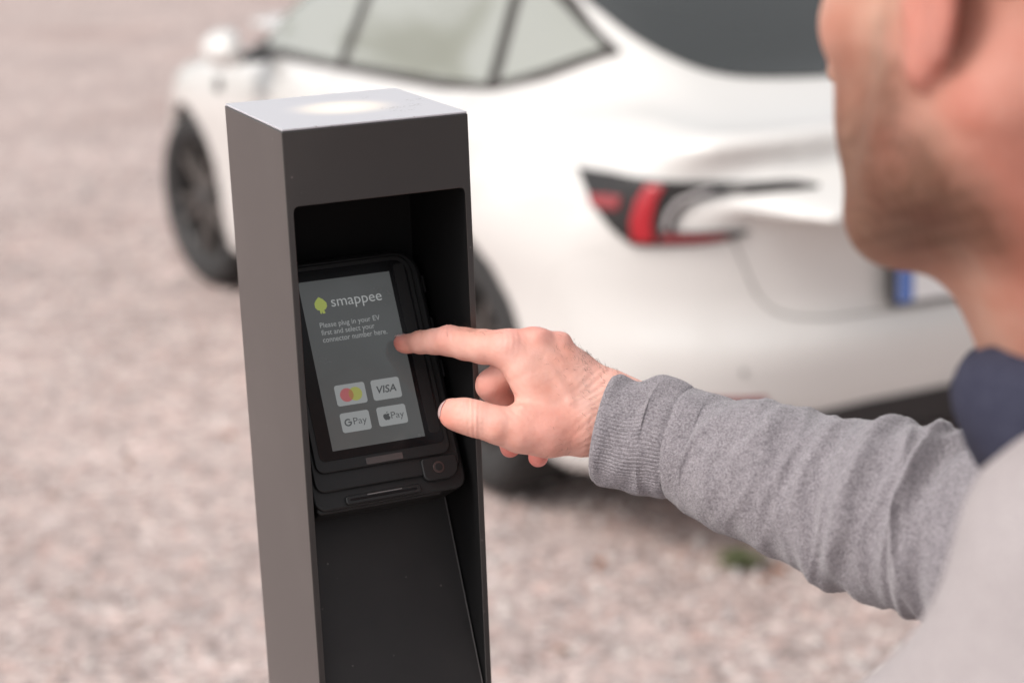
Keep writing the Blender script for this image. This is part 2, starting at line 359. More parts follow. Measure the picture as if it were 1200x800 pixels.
for mir in (False, True):
    def SX(pts): return [(x, .8, z) for x, z in pts]
    # black surround and glasses of the side windows
    bot = [(2.24, .945), (1.9, .955), (1.5, .968), (1.0, .985), (.5, 1.003), (.2, 1.03), (0, 1.075), (-.22, 1.15)]
    top = [(2.27, .965), (2.22, 1.06), (2.05, 1.15), (1.8, 1.24), (1.5, 1.325), (1.25, 1.36), (1.0, 1.37), (.6, 1.365), (.3, 1.335), (.05, 1.26), (-.1, 1.20), (-.22, 1.155)]
    patch('window_surround', M_GTRIM, SX(bot), SX(top), 120, 26, .0065, yL, mir, .006)
    b1 = [(2.06, .975), (1.6, .985), (1.30, .993)]; t1 = [(2.06, 1.11), (1.8, 1.215), (1.5, 1.30), (1.36, 1.325)]
    g1 = patch('front_window', M_SGLASS, SX(b1), SX(t1), 30, 12, .0125, yL, mir, .005)
    b2 = [(1.22, .997), (.5, 1.023), (.235, 1.038)]; t2 = [(1.28, 1.330), (1.0, 1.342), (.6, 1.345), (.345, 1.322)]
    patch('rear_window', M_SGLASS, SX(b2), SX(t2), 30, 12, .0125, yL, mir, .005)
    b3 = [(.175, 1.048), (.10, 1.066), (0, 1.095), (-.175, 1.152)]; t3 = [(.275, 1.308), (.02, 1.225), (-.08, 1.19), (-.175, 1.158)]
    patch('quarter_window', M_SGLASS, SX(b3), SX(t3), 20, 10, .0125, yL, mir, .005)
    # door gaps
    for seam in ([(1.26, .985), (1.28, .8), (1.26, .5), (1.24, .26)], [(2.12, .93), (2.16, .75), (2.14, .5), (2.12, .26)], [(.25, 1.01), (.42, .86), (.47, .68), (.5, .5), (.62, .30)]):
        strip('door_gap', M_SEAM, SX(seam), .006, -.001, yL, mirror=mir)
    strip('sill_gap', M_SEAM, SX([(2.2, .255), (1.4, .25), (.55, .255)]), .006, -.001, yL, mirror=mir)
    for hx in (1.0, .02+.28):
        pass
    for hx in (1.34, .42):
        patch('door_handle', M_PAINT, SX([(hx, .865), (hx+.22, .860)]), SX([(hx, .845), (hx+.22, .840)]), 12, 4, .006, yL, mir, .004)
    patch('side_repeater', M_LAMPB, SX([(2.30, .845), (2.36, .845)]), SX([(2.30, .80), (2.36, .805)]), 8, 6, .005, yL, mir, .006)
    sg = -1 if mir else 1
    # door mirror
    bm = bmesh.new(); bmesh.ops.create_uvsphere(bm, u_segments=28, v_segments=18, radius=1)
    for v in bm.verts:
        x, y, z = v.co; f = 1.0-.25*max(0, x)
        v.co = Vector((x*.085+.0, y*.125*f, z*.070*(1 if z > 0 else .85)))
        if v.co.x < -.035: v.co.x = -.035
    mo = bm_obj('door_mirror', bm, M_PAINT, car, smooth=True, bevel=None); mo.location = (1.86, sg*1.0, 1.0); mo.rotation_euler = (0, 0, sg*math.radians(78))
    bm = bmesh.new(); prism(bm, rrect(-.10, .10, -.05, .05, .03), 0, .004, f=lambda x, y, z: Vector((-.036-z, x, y)))
    bm_obj('mirror_glass', bm, M_MIRR, mo)
    bm = bmesh.new(); add_box(bm, -.15, -.02, -.11 if not mir else .05, -.05 if not mir else .11, -.055, -.02)
    bm_obj('mirror_stalk', bm, M_TRIM, mo, bevel=.008)
# tail lamps : outline measured on the rear corner (car coordinates)
T1 = [(-.441, .837, .931), (-.51, .828, .933), (-.585, .813, .935), (-.629, .795, .934), (-.665, .772, .933)]
O1 = [(-.445, .838, .928), (-.482, .845, .909), (-.533, .852, .879), (-.567, .849, .85), (-.598, .838, .823), (-.624, .822, .802), (-.642, .804, .788), (-.672, .775, .789)]
T3 = [(-.665, .772, .933), (-.716, .726, .932), (-.78, .656, .933), (-.84, .586, .934), (-.878, .536, .931), (-.912, .505, .921)]
B3 = [(-.712, .746, .822), (-.713, .746, .840), (-.723, .734, .868), (-.74, .714, .888), (-.77, .683, .901), (-.804, .65, .908), (-.858, .598, .915), (-.892, .556, .919), (-.912, .505, .920)]
A4 = [(-.705, .748, .822), (-.748, .703, .822), (-.777, .656, .823), (-.797, .609, .821)]
B4 = [(-.672, .775, .789), (-.705, .742, .792), (-.749, .682, .797), (-.778, .635, .806), (-.798, .606, .820)]
T2 = [(-.665, .772, .933), (-.69, .75, .88), (-.71, .75, .82)]; B2 = [(-.655, .79, .86), (-.66, .785, .82), (-.672, .775, .789)]
def join_patches(name, m, pairs, n, k, off, mir, thick, parent=None):
    os_ = [patch(name, m, A, B, n, k, off, None, mir, thick, parent) for A, B in pairs]
    V = []; F = []
    for o in os_:
        b = len(V); V += [tuple(v.co) for v in o.data.vertices]; F += [[i+b for i in p.vertices] for p in o.data.polygons]
        me = o.data; bpy.data.objects.remove(o); bpy.data.meshes.remove(me)
    o = mesh_np(name, V, F, m, parent or car); s = o.modifiers.new('s', 'SOLIDIFY'); s.thickness = thick; s.offset = 0
    return o
for mir in (False, True):
    lp = join_patches('tail_lamp', M_LAMPB, [(T1, O1), (T2, B2), (T3, B3), (A4, B4)], 40, 12, .007, mir, .008)
    join_patches('brake_light', M_RED, [([(-.660, .775, .922), (-.647, .797, .886), (-.640, .810, .838), (-.645, .806, .797)], [(-.690, .750, .922), (-.682, .767, .888), (-.678, .778, .841), (-.680, .773, .797)])], 16, 6, .014, mir, .004, lp)
    join_patches('side_marker', M_SIDE, [([(-.528, .850, .884), (-.575, .831, .889), (-.614, .812, .891)], [(-.550, .853, .860), (-.594, .835, .860), (-.615, .820, .862)])], 10, 5, .013, mir, .004, lp)
    join_patches('turn_signal', M_LGREY, [([(-.765, .675, .921), (-.745, .70, .914), (-.712, .738, .892), (-.699, .757, .862), (-.693, .765, .825)], [(-.768, .675, .914), (-.752, .697, .905), (-.722, .730, .885), (-.708, .748, .858), (-.703, .755, .824)])], 18, 4, .013, mir, .003, lp)
    join_patches('light_bar', M_DRED, [([(-.690, .758, .817), (-.748, .695, .817), (-.775, .650, .818)], [(-.684, .765, .797), (-.745, .690, .801), (-.770, .645, .809)])], 16, 4, .013, mir, .003, lp)
# rear window
RB = [(.011, .585, 1.261), (-.15, .582, 1.20), (-.279, .557, 1.159), (-.358, .521, 1.133), (-.418, .475, 1.117), (-.463, .421, 1.109), (-.52, .265, 1.102), (-.535, .12, 1.1), (-.54, 0, 1.1)]
RT = [(.30, .565, 1.5), (.50, .54, 1.5), (.62, .50, 1.5), (.66, .38, 1.5), (.68, .25, 1.5), (.69, .12, 1.5), (.70, 0, 1.5)]
RBf = RB+[(x, -y, z) for x, y, z in RB[::-1][1:]]; RTf = RT+[(x, -y, z) for x, y, z in RT[::-1][1:]]
patch('back_window', M_RGLASS, RBf, RTf, 50, 30, .004, (0, 0, -1), False, .006, sm=3)
# windscreen
WBt = [(2.30, .66, 1.3), (2.38, .3, 1.3), (2.40, 0, 1.3), (2.38, -.3, 1.3), (2.30, -.66, 1.3)]; WT = [(1.28, .50, 1.5), (1.25, .25, 1.5), (1.24, 0, 1.5), (1.25, -.25, 1.5), (1.28, -.50, 1.5)]
patch('windscreen', M_RGLASS, WBt, WT, 40, 24, .004, (0, 0, -1), False, .006, sm=2)
# boot lid gaps
for mir in (False, True):
    strip('boot_gap', M_SEAM, [(-1, .635, .80), (-1, .608, .739), (-1, .592, .698), (-1, .574, .662), (-1, .545, .632), (-1, .50, .615), (-1, .42, .605), (-1, 0, .60)], .007, -.0015, xF, 50, mir)
    strip('bumper_gap', M_SEAM, [(-.60, 1, .775), (-.48, 1, .74), (-.38, 1, .66), (-.36, 1, .60)], .0035, -.0015, yL, 20, mir)
    strip('parking_sensor', M_TRIM, [(-1, .62, .50), (-1, .615, .50)], .014, .0, xF, 3, mir, sm=0)
    patch('rear_reflector', M_DRED, [(-1, .72, .44), (-1, .56, .435)], [(-1, .72, .415), (-1, .56, .41)], 14, 4, .003, xF, mir, .006)
patch('diffuser', M_TRIM, [(-1, .70, .335), (-1, .5, .375), (-1, .3, .39), (-1, 0, .395), (-1, -.3, .39), (-1, -.5, .375), (-1, -.70, .335)], [(-1, .62, .20), (-1, .3, .2), (-1, 0, .2), (-1, -.3, .2), (-1, -.62, .20)], 40, 8, .003, xF, False, .008)
# number plate
bm = bmesh.new()
f = lambda x, y, z: Vector((-z, -x, y))
prism(bm, rrect(-.28, .28, -.055, .055, .012), 0, .010, 0, f); prism(bm, rrect(-.263, .263, -.047, .047, .008), .0101, .012, 1, f); prism(bm, [(-.262, -.046), (-.218, -.046), (-.218, .046), (-.262, .046)], .0121, .0125, 2, f)
pl = bm_obj('number_plate', bm, [M_TRIM, M_PLATE, M_BLUE], car); pl.location = (-.850, 0.0, .672)
# wheels
def wheel(x, s, steer):
    root = bpy.data.objects.new('wheel', None); link(root, car); root.location = (x, s*.795, .335); root.rotation_euler = (0, 0, steer)
    bm = bmesh.new()
    prof = [(.232, .095), (.245, .112), (.285, .118), (.318, .110), (.331, .090), (.335, .06), (.3355, 0), (.335, -.06), (.331, -.09), (.318, -.110), (.285, -.118), (.245, -.112), (.232, -.095)]
    lathe(bm, prof, 72)
    for gy_ in (-.055, -.02, .02, .055): lathe(bm, [(.3362, gy_-.004), (.3375, gy_-.003), (.3375, gy_+.003), (.3362, gy_+.004)], 72)
    ty = bm_obj('tyre', bm, M_TYRE, root, smooth=True)
    bm = bmesh.new(); lathe(bm, [(.234, s*.100), (.226, s*.098), (.222, s*.075), (.210, s*-.02), (.205, s*-.09), (.234, -s*.098)], 64)
    lathe(bm, [(.16, s*.0), (.02, s*.0)], 48)
    bm_obj('rim_barrel', bm, M_DARKRIM, root, smooth=True)
    bm = bmesh.new()
    for k in range(10):
        a = 2*math.pi*k/10; tw = .10 if k % 2 else -.10
        M4 = Matrix.Rotation(a, 4, 'Y')
        pts = [(.04, -.022, .085), (.222, -.014+tw*.25, .090), (.222, .014+tw*.25, .090), (.04, .022, .085)]
        A = [bm.verts.new(M4 @ Vector((r, s*y0, t))) for r, t, y0 in pts]; B = [bm.verts.new(M4 @ Vector((r, s*(y0-.03), t))) for r, t, y0 in pts]
        bm.faces.new(A); bm.faces.new(B[::-1])
        for i in range(4): bm.faces.new([A[i], B[i], B[(i+1) % 4], A[(i+1) % 4]])
    bmesh.ops.recalc_face_normals(bm, faces=bm.faces)
    bm_obj('spokes', bm, M_RIM, root, bevel=.003)
    bm = bmesh.new(); lathe(bm, [(.0, s*.098), (.03, s*.098), (.045, s*.09), (.05, s*.06)], 32); bm_obj('hub_cap', bm, M_DARKRIM, root, smooth=True)
for x, s, st in ((RW, 1, 0), (RW, -1, 0), (WB, 1, .17), (WB, -1, .17)): wheel(x, s, st)
for x, s in ((RW, 1), (RW, -1), (WB, 1), (WB, -1)):      # arch liners
    V = []; n = 28
    for i in range(n+1):
        a = math.radians(-35+250*i/n)
        for yy in (.61, .86 if s else .86): V.append((x+.359*math.cos(a), s*yy, .34+.359*math.sin(a)))
    V.append((x, s*.612, .34)); F = [[2*i, 2*i+1, 2*i+3, 2*i+2] for i in range(n)]+[[2*n+2, 2*i, 2*i+2] for i in range(n)]
    mesh_np('arch_liner', V, F, M_WELL, car)
# ------------------------------------------------------------------ charging post
M_POST = mat('post_powder_coat', (.022, .0198, .0190), .36, spec=.5, ior=1.6, coat=.47, bump=(900, .12, .0006)); M_POST.node_tree.nodes['Principled BSDF'].inputs['Coat Roughness'].default_value = .38
M_PIN = mat('post_inner', (.006, .006, .0065), .7, spec=.2)
def add_dust(M, col):
    nt = M.node_tree; b = nt.nodes['Principled BSDF']; tc = N(nt, 'ShaderNodeTexCoord'); v = N(nt, 'ShaderNodeTexVoronoi', Scale=75.0); nt.links.new(tc.outputs['Object'], v.inputs['Vector'])
    n = N(nt, 'ShaderNodeTexNoise', Scale=9.0, Detail=3.0); nt.links.new(tc.outputs['Object'], n.inputs['Vector'])
    r = N(nt, 'ShaderNodeMapRange'); r.inputs[1].default_value = .075; r.inputs[2].default_value = .035; nt.links.new(v.outputs['Distance'], r.inputs[0])
    r2 = N(nt, 'ShaderNodeMapRange'); r2.inputs[1].default_value = .50; r2.inputs[2].default_value = .66; r2.inputs[4].default_value = .55; nt.links.new(n.outputs[0], r2.inputs[0])
    m_ = N(nt, 'ShaderNodeMath', operation='MULTIPLY'); nt.links.new(r.outputs[0], m_.inputs[0]); nt.links.new(r2.outputs[0], m_.inputs[1])
    ad = N(nt, 'ShaderNodeMath', operation='MULTIPLY_ADD'); nt.links.new(r2.outputs[0], ad.inputs[0]); ad.inputs[1].default_value = .05; nt.links.new(m_.outputs[0], ad.inputs[2])
    mx = N(nt, 'ShaderNodeMix', data_type='RGBA'); mx.inputs[6].default_value = tuple(b.inputs['Base Color'].default_value); mx.inputs[7].default_value = (*col, 1)
    nt.links.new(ad.outputs[0], mx.inputs[0]); nt.links.new(mx.outputs[2], b.inputs['Base Color'])
add_dust(M_POST, (.28, .25, .23))
M_PANEL = mat('post_panel', (.0115, .0105, .011), .45, spec=.5, bump=(900, .12, .0006))
add_dust(M_PANEL, (.22, .20, .19))
M_GLINT = mat('edge_highlight', (.20, .19, .19), .35, metal=.5)  # light grey standing for the glint along panel edge and card slot
M_SHELL = mat('terminal_shell', (.009, .009, .0095), .45, spec=.4, bump=(1200, .15, .0004))
M_GLOSS = mat('terminal_glass', (.006, .006, .007), .22, spec=.25)
M_SCREEN = mat('screen_grey', (.04, .044, .044), .14, spec=.45, emit=((.066, .069, .069), .50))
nt_ = M_SCREEN.node_tree; _n = N(nt_, 'ShaderNodeTexNoise', Scale=22.0, Detail=5.0, Roughness=.7); _t = N(nt_, 'ShaderNodeTexCoord'); nt_.links.new(_t.outputs['Object'], _n.inputs['Vector']); _r = N(nt_, 'ShaderNodeMapRange'); _r.inputs[1].default_value = .4; _r.inputs[2].default_value = .65; _r.inputs[3].default_value = .10; _r.inputs[4].default_value = .32; nt_.links.new(_n.outputs[0], _r.inputs[0]); nt_.links.new(_r.outputs[0], nt_.nodes['Principled BSDF'].inputs['Roughness'])
def scr(name, c, e=.58): return mat(name, tuple(.3*k for k in c), .4, spec=.2, emit=(c, e))
M_SW = scr('screen_white', (.32, .33, .33)); M_SLIME = scr('screen_lime', (.27, .31, .085)); M_TILE = scr('screen_tile', (.235, .245, .245)); M_SDK = scr('screen_dark', (.055, .058, .06))
M_SRED = scr('screen_red', (.31, .095, .10)); M_SYEL = scr('screen_yellow', (.26, .27, .08)); M_SOR = scr('screen_orange', (.26, .14, .06)); M_STXT = scr('screen_text', (.27, .28, .28)); M_SMID = scr('screen_shade', (.085, .092, .095))
PW, PD, PT = .13104, .1424, 1.5096
post = empty('charging_post', (-.14496, 1.21576, 0), .3977, 'dark grey square charging post with recessed touchscreen and lit top', 'charging post')
# housing : outer box, front opening with rounded corners and a tunnel behind it
def housing():
    bm = bmesh.new()
    zb, zt_ = PT-.4240, PT-.0504
    hole = rrect(.0047, PW-.0046, zb, zt_, .0035, 4)                       # ccw from right/top
    of = [bm.verts.new(p) for p in [(PW, 0, PT), (0, 0, PT), (0, 0, -.004), (PW, 0, -.004)]]
    ob = [bm.verts.new(p) for p in [(PW, PD, PT), (0, PD, PT), (0, PD, -.004), (PW, PD, -.004)]]
    hv = [bm.verts.new((x, 0, z)) for x, z in hole]; hb = [bm.verts.new((x, .112, z)) for x, z in hole]; n = len(hv); q = n//4
    for c in range(4):
        seg = hv[c*q:(c+1)*q]
        for i in range(len(seg)-1): bm.faces.new([of[c], seg[i+1], seg[i]])
        nx_ = hv[((c+1)*q) % n]; bm.faces.new([of[c], of[(c+1) % 4], nx_, seg[-1]])
    for i in range(n):
        fa = bm.faces.new([hv[i], hv[(i+1) % n], hb[(i+1) % n], hb[i]]); fa.material_index = 1
    fa = bm.faces.new(hb); fa.material_index = 1
    for a, b in ((0, 1), (1, 2), (2, 3), (3, 0)): bm.faces.new([of[a], of[b], ob[b], ob[a]])
    bm.faces.new(ob)
    bmesh.ops.recalc_face_normals(bm, faces=bm.faces)
    o = bm_obj('housing', bm, [M_POST, M_PIN], post, bevel=.0007, seg=2); return o
housing()
def top_mat():
    M = mat('opal_top', (.49, .485, .515), .35, spec=.4); nt = M.node_tree; b = nt.nodes['Principled BSDF']
    tc = N(nt, 'ShaderNodeTexCoord'); n = N(nt, 'ShaderNodeTexNoise', Scale=420.0, Detail=2.0); nt.links.new(tc.outputs['Object'], n.inputs['Vector'])
    n2 = N(nt, 'ShaderNodeTexNoise', Scale=30.0, Detail=2.0); nt.links.new(tc.outputs['Object'], n2.inputs['Vector'])
    mu = N(nt, 'ShaderNodeMath', operation='MULTIPLY'); nt.links.new(n.outputs[0], mu.inputs[0]); nt.links.new(n2.outputs[0], mu.inputs[1])
    r = N(nt, 'ShaderNodeMapRange'); r.inputs[1].default_value = .375; r.inputs[2].default_value = .42; nt.links.new(mu.outputs[0], r.inputs[0])
    mx = N(nt, 'ShaderNodeMix', data_type='RGBA'); mx.inputs[6].default_value = (.49, .485, .515, 1); mx.inputs[7].default_value = (.30, .29, .29, 1); nt.links.new(r.outputs[0], mx.inputs[0]); nt.links.new(mx.outputs[2], b.inputs['Base Color'])
    # the lamp below the opal disc : its glow falls off from the middle
    sx = N(nt, 'ShaderNodeVectorMath', operation='DISTANCE'); sx.inputs[1].default_value = (PW/2, PD/2, PT+.0015); nt.links.new(tc.outputs['Object'], sx.inputs[0])
    r2 = N(nt, 'ShaderNodeMapRange', interpolation_type='SMOOTHERSTEP'); r2.inputs[1].default_value = .048; r2.inputs[2].default_value = .0; nt.links.new(sx.outputs['Value'], r2.inputs[0])
    b.inputs['Emission Color'].default_value = (1, .76, .42, 1); m2 = N(nt, 'ShaderNodeMath', operation='MULTIPLY'); m2.inputs[1].default_value = .40
    nt.links.new(r2.outputs[0], m2.inputs[0]); nt.links.new(m2.outputs[0], b.inputs['Emission Strength'])
    return M
bm = bmesh.new(); add_box(bm, .0004, PW-.0004, .0004, PD-.0004, PT+.0001, PT+.0016); bm_obj('opal_top', bm, top_mat(), post, bevel=.0005)
# sloped panel behind the terminal
def slope_s(drop): return (.424-drop)*(.064/.133)
bm = bmesh.new(); x0, x1 = .0052, PW-.0064
for xa, xb, mi in ((x0, x1-.0007, 0), (x1-.0007, x1, 1)):  # right-hand sliver carries a highlight as lighter material
    pr = [(slope_s(.4238), PT-.4238), (slope_s(.21), PT-.21), (slope_s(.21)+.002, PT-.21), (slope_s(.4238)+.002, PT-.4238)]
    a = [bm.verts.new((xa, s, z)) for s, z in pr]; b = [bm.verts.new((xb, s, z)) for s, z in pr]
    for f in ([a[0], b[0], b[1], a[1]], [a[1], b[1], b[2], a[2]], [a[2], b[2], b[3], a[3]], [a[3], b[3], b[0], a[0]], a[:], b[::-1]):
        fa = bm.faces.new(f); fa.material_index = mi
bmesh.ops.recalc_face_normals(bm, faces=bm.faces); bm_obj('sloped_panel', bm, [M_PANEL, M_GLINT], post)
# payment terminal : a frame in its own screen plane (x right, y up the screen, z out of it)
TH = .4993; Rx = Matrix(((1, 0, 0), (0, math.sin(TH), -math.cos(TH)), (0, math.cos(TH), math.sin(TH)))).to_4x4()
term = bpy.data.objects.new('payment_terminal', None); link(term, post); term.matrix_local = Matrix.Translation((.02592, .01672, PT-.22856)) @ Rx
K = .0008      # one unit of the terminal drawing
def tp(name, outline, z0, z1, m, bevel=None, parent=None):
    bm = bmesh.new(); prism(bm, [(x*K, y*K) for x, y in outline], z0*K, z1*K); return bm_obj(name, bm, m, parent or term, bevel=bevel)
tp('shell', rrect(-24, 119, -50, 176, (24, 24, 12, 12)), -62, -9, M_SHELL, .0022)
tp('shell_rim', rrect(-21, 115.5, -34, 173, (22, 22, 10, 10)), -9.0, -5.0, M_SHELL, .0016)
tp('front_frame', rrect(-18, 108, -18, 169, (16, 16, 9, 9)), -5.0, -1.2, M_SHELL, .0013)
tp('front_glass', rrect(-13, 103, -8, 164, (12, 12, 5, 5)), -1.2, -.6, M_GLOSS, .0004)
tp('bezel_shade', rrect(90.5, 101, 2, 160, 3), -.6, -.45, M_SHELL)
scn = tp('screen', [(0, 0), (86, 0), (86, 154), (0, 154)], -.6, -.2, M_SCREEN)
tp('sensor_window', rrect(28, 62, -16.5, -10.5, 1.2), -1.2, -.4, mat('sensor', (.07, .06, .06), .25), .0002)
# chin with card slot and round key
bm = bmesh.new(); prism(bm, [(x*K, y*K) for x, y in rrect(-22, 96, -52, -37, 5)], -50*K, -12*K); bm_obj('card_reader', bm, M_SHELL, term, bevel=.002)
tp('slot_lip', rrect(4, 74, -48, -40, 3), -12, -5, M_SHELL, .0012)
tp('card_slot', rrect(8, 70, -45, -43, .8), -5, -4.8, M_GLOSS)
tp('slot_highlight', rrect(24, 56, -42.2, -41.4, .3), -5, -4.5, M_GLINT)
tp('key_pad', rrect(78, 112, -40, -19, (4, 4, 6, 12)), -9, -3, M_SHELL, .0012)
circ = lambda cx, cy, r, n=28: [(cx+r*math.cos(2*math.pi*i/n), cy+r*math.sin(2*math.pi*i/n)) for i in range(n)]
tp('round_key', circ(93, -29, 5.2), -3, -2.2, mat('key_ring', (.05, .03, .028), .4), .0003); tp('key_centre', circ(93, -29, 3.6), -2.2, -1.6, M_SHELL, .0003)
for yy in (60, 100, 140): tp('side_notch', rrect(117.5, 119.6, yy-8, yy+8, .8), -9, -7.5, M_PIN)
# printed matter on the screen
FONT = bpy.data.fonts.load('<builtin>')
def text_mesh(s, x, y, w=None, hgt=None, bold=0.0, shear=0.0, space=1.0):
    c = bpy.data.curves.new('t', 'FONT'); c.body = s; c.font = FONT; c.size = 1; c.offset = bold; c.shear = shear; c.space_character = space; c.resolution_u = 4
    o = bpy.data.objects.new('t', c); COL.objects.link(o); dg = bpy.context.evaluated_depsgraph_get(); me = bpy.data.meshes.new_from_object(o.evaluated_get(dg)); bpy.data.objects.remove(o)
    P = np.array([v.co[:2] for v in me.vertices]); F = [list(p.vertices) for p in me.polygons]; bpy.data.meshes.remove(me)
    lo_, hi_ = P.min(0), P.max(0); sx = w/(hi_[0]-lo_[0]) if w else None; sy = hgt/(hi_[1]-lo_[1]) if hgt else sx; sx = sx or sy
    P = (P-[lo_[0], lo_[1]])*[sx, sy]+[x, y]; return P, F
def flat(name, items, parent, mats, z):
    V = []; F = []; MI = []
    for (P, f, mi, dz) in items:
        b = len(V); V += [(x*K, y*K, (z+dz)*K) for x, y in P]; F += [[i+b for i in q] for q in f]; MI += [mi]*len(f)
    o = mesh_np(name, V, F, mats, parent, smooth=False); o.data.polygons.foreach_set('material_index', MI)
    s = o.modifiers.new('s', 'SOLIDIFY'); s.thickness = .00006; s.offset = 1; return o
def poly(pts): return [tuple(p) for p in pts], [list(range(len(pts)))]
def P_(pts, mi=0, dz=0.0): a, b = poly(pts); return (a, b, mi, dz)
def T_(mi, dz, *a, **k): P, F = text_mesh(*a, **k); return (P, F, mi, dz)
flat('logo_text', [T_(0, 0, 'smappee', 26.5, 125.3, w=47.5, hgt=9.4, bold=-.004)], term, M_SW, -.15)
house = [(14.8, 124), (14.8, 126.5), (13, 127), (11.2, 129.5), (11.2, 133.5), (13, 136), (16, 138.8), (19.5, 136.5), (22.2, 133), (22.2, 129.5), (20.6, 127.3), (18.8, 126.5), (19.6, 123.6), (17.2, 123.2), (16.6, 125.6), (16, 123.2)]
flat('logo_mark', [P_(house)], term, M_SLIME, -.15)
flat('instruction_text', [T_(0, 0, 'Please plug in your EV', 12, 109.1, w=56, hgt=6.1, bold=-.003), T_(0, 0, 'first and select your', 12, 102.2, w=49.5, hgt=6.3, bold=-.003), T_(0, 0, 'connector number here.', 12, 97.0, w=60, hgt=4.9, bold=-.003)], term, M_STXT, -.15)
def tile(name, x0, x1, y0, y1, items):
    o = tp(name, rrect(x0, x1, y0, y1, 2.4), -.2, -.12, M_TILE)
    if items: 
        me_o = flat(name+'_mark', items, term, [M_SDK, M_SRED, M_SYEL, M_SOR], -.08)
    return o
c1 = circ(23, 47.5, 6.2); c2 = circ(31, 47.5, 6.2); lens = [(27+4.74*0, 0)]
lens = [(23+6.2*math.cos(t), 47.5+6.2*math.sin(t)) for t in np.linspace(-.869, .869, 12)]+[(31+6.2*math.cos(t), 47.5+6.2*math.sin(t)) for t in np.linspace(math.pi-.869, math.pi+.869, 12)]
tile('payment_tile', 12.8, 40.8, 38.3, 57.2, [P_(c1, 1), P_(c2, 2, .02), P_(lens, 3, .05)])
tile('payment_tile', 46.6, 73.2, 38.3, 57.0, [T_(0, 0, 'VISA', 51, 44.3, w=18, hgt=6.8, bold=.015, shear=.2)])
G = [(19+3.4*math.cos(t), 23+3.4*math.sin(t)) for t in np.linspace(.75, 6.28, 22)]+[(17.9+4.2, 23-.6+.0), (19.2, 22.4), (19.2, 23.4)][:0]
Gi = [(19+2.2*math.cos(t), 23+2.2*math.sin(t)) for t in np.linspace(6.0, .75, 22)]
tile('payment_tile', 12.6, 39.4, 14.2, 31.8, [P_(G+[(22.4, 23.7), (19.1, 23.7), (19.1, 22.6), (21.1, 22.6)]+Gi), T_(0, .0, 'Pay', 24, 18.6, w=12.2, hgt=7.8, bold=-.006)])
ap = [(55.0, 24.9), (53.9, 25.4), (52.6, 25.1), (51.7, 24.0), (51.7, 22.4), (52.3, 20.9), (53.3, 19.7), (54.2, 19.6), (55.1, 19.9), (56.0, 19.6), (56.9, 19.8), (57.8, 21.0), (58.2, 22.0), (57.3, 22.6), (57.0, 23.4), (57.3, 24.3), (57.9, 24.7), (57.0, 25.3), (56.0, 25.3)]
lf = [(55.1, 25.6), (55.3, 26.7), (56.4, 27.5), (56.3, 26.4)]
tile('payment_tile', 46.6, 73.6, 14.6, 32.0, [P_(ap), P_(lf), T_(0, 0, 'Pay', 59, 18.4, w=12, hgt=7.8, bold=-.006)])
# ------------------------------------------------------------------ person
def skin_material():
    M = mat('skin', (.6, .36, .28), .56, spec=.28, sss=.15, attr='tone', var=(34, (.86, .68, .63), .20))
    nt = M.node_tree; b = nt.nodes['Principled BSDF']; tc = N(nt, 'ShaderNodeTexCoord')
    v = N(nt, 'ShaderNodeTexVoronoi', Scale=520.0); v.feature = 'DISTANCE_TO_EDGE'; n = N(nt, 'ShaderNodeTexNoise', Scale=160.0, Detail=4.0)
    nt.links.new(tc.outputs['Object'], v.inputs['Vector']); nt.links.new(tc.outputs['Object'], n.inputs['Vector'])
    b1 = N(nt, 'ShaderNodeBump', Strength=.22, Distance=.0005); nt.links.new(v.outputs[0], b1.inputs['Height'])
    b2 = N(nt, 'ShaderNodeBump', Strength=.5, Distance=.0011); nt.links.new(n.outputs['Fac'], b2.inputs['Height']); nt.links.new(b1.outputs[0], b2.inputs['Normal']); nt.links.new(b2.outputs[0], b.inputs['Normal'])
    return M
def cloth(name, c1, c2, weave, st=.5, sheen=.3):
    M = mat(name, c1, .9, spec=.15, sheen=sheen); nt = M.node_tree; b = nt.nodes['Principled BSDF']; L = nt.links.new
    tc = N(nt, 'ShaderNodeTexCoord'); n = N(nt, 'ShaderNodeTexNoise', Scale=weave, Detail=3.0, Roughness=.7); L(tc.outputs['Object'], n.inputs['Vector'])
    n2 = N(nt, 'ShaderNodeTexNoise', Scale=weave*.22, Detail=2.0); L(tc.outputs['Object'], n2.inputs['Vector'])
    ad = N(nt, 'ShaderNodeMath', operation='MULTIPLY_ADD'); L(n2.outputs[0], ad.inputs[0]); ad.inputs[1].default_value = .18; L(n.outputs[0], ad.inputs[2])
    r = N(nt, 'ShaderNodeMapRange'); r.inputs[1].default_value = .40; r.inputs[2].default_value = .78; L(ad.outputs[0], r.inputs[0])
    mx = N(nt, 'ShaderNodeMix', data_type='RGBA'); mx.inputs[6].default_value = (*c1, 1); mx.inputs[7].default_value = (*c2, 1); L(r.outputs[0], mx.inputs[0]); L(mx.outputs[2], b.inputs['Base Color'])
    v = N(nt, 'ShaderNodeTexVoronoi', Scale=weave*1.1); L(tc.outputs['Object'], v.inputs['Vector'])
    bp = N(nt, 'ShaderNodeBump', Strength=st, Distance=.0007); L(v.outputs['Distance'], bp.inputs['Height']); L(bp.outputs[0], b.inputs['Normal'])
    return M
M_SKIN = skin_material()
M_SLEEVE = cloth('grey_marl_jersey', (.11, .098, .112), (.36, .335, .355), 900, .8)
M_TORSO = cloth('sweatshirt_lit', (.275, .245, .25), (.40, .365, .365), 700, .5, .1)  # same sweatshirt as the sleeve, shoulder light put into a paler colour
M_NAVY = cloth('navy_knit', (.022, .023, .042), (.052, .054, .082), 600, .5, 0.0)
M_TROU = cloth('dark_trousers', (.03, .033, .045), (.06, .065, .08), 600, .4)
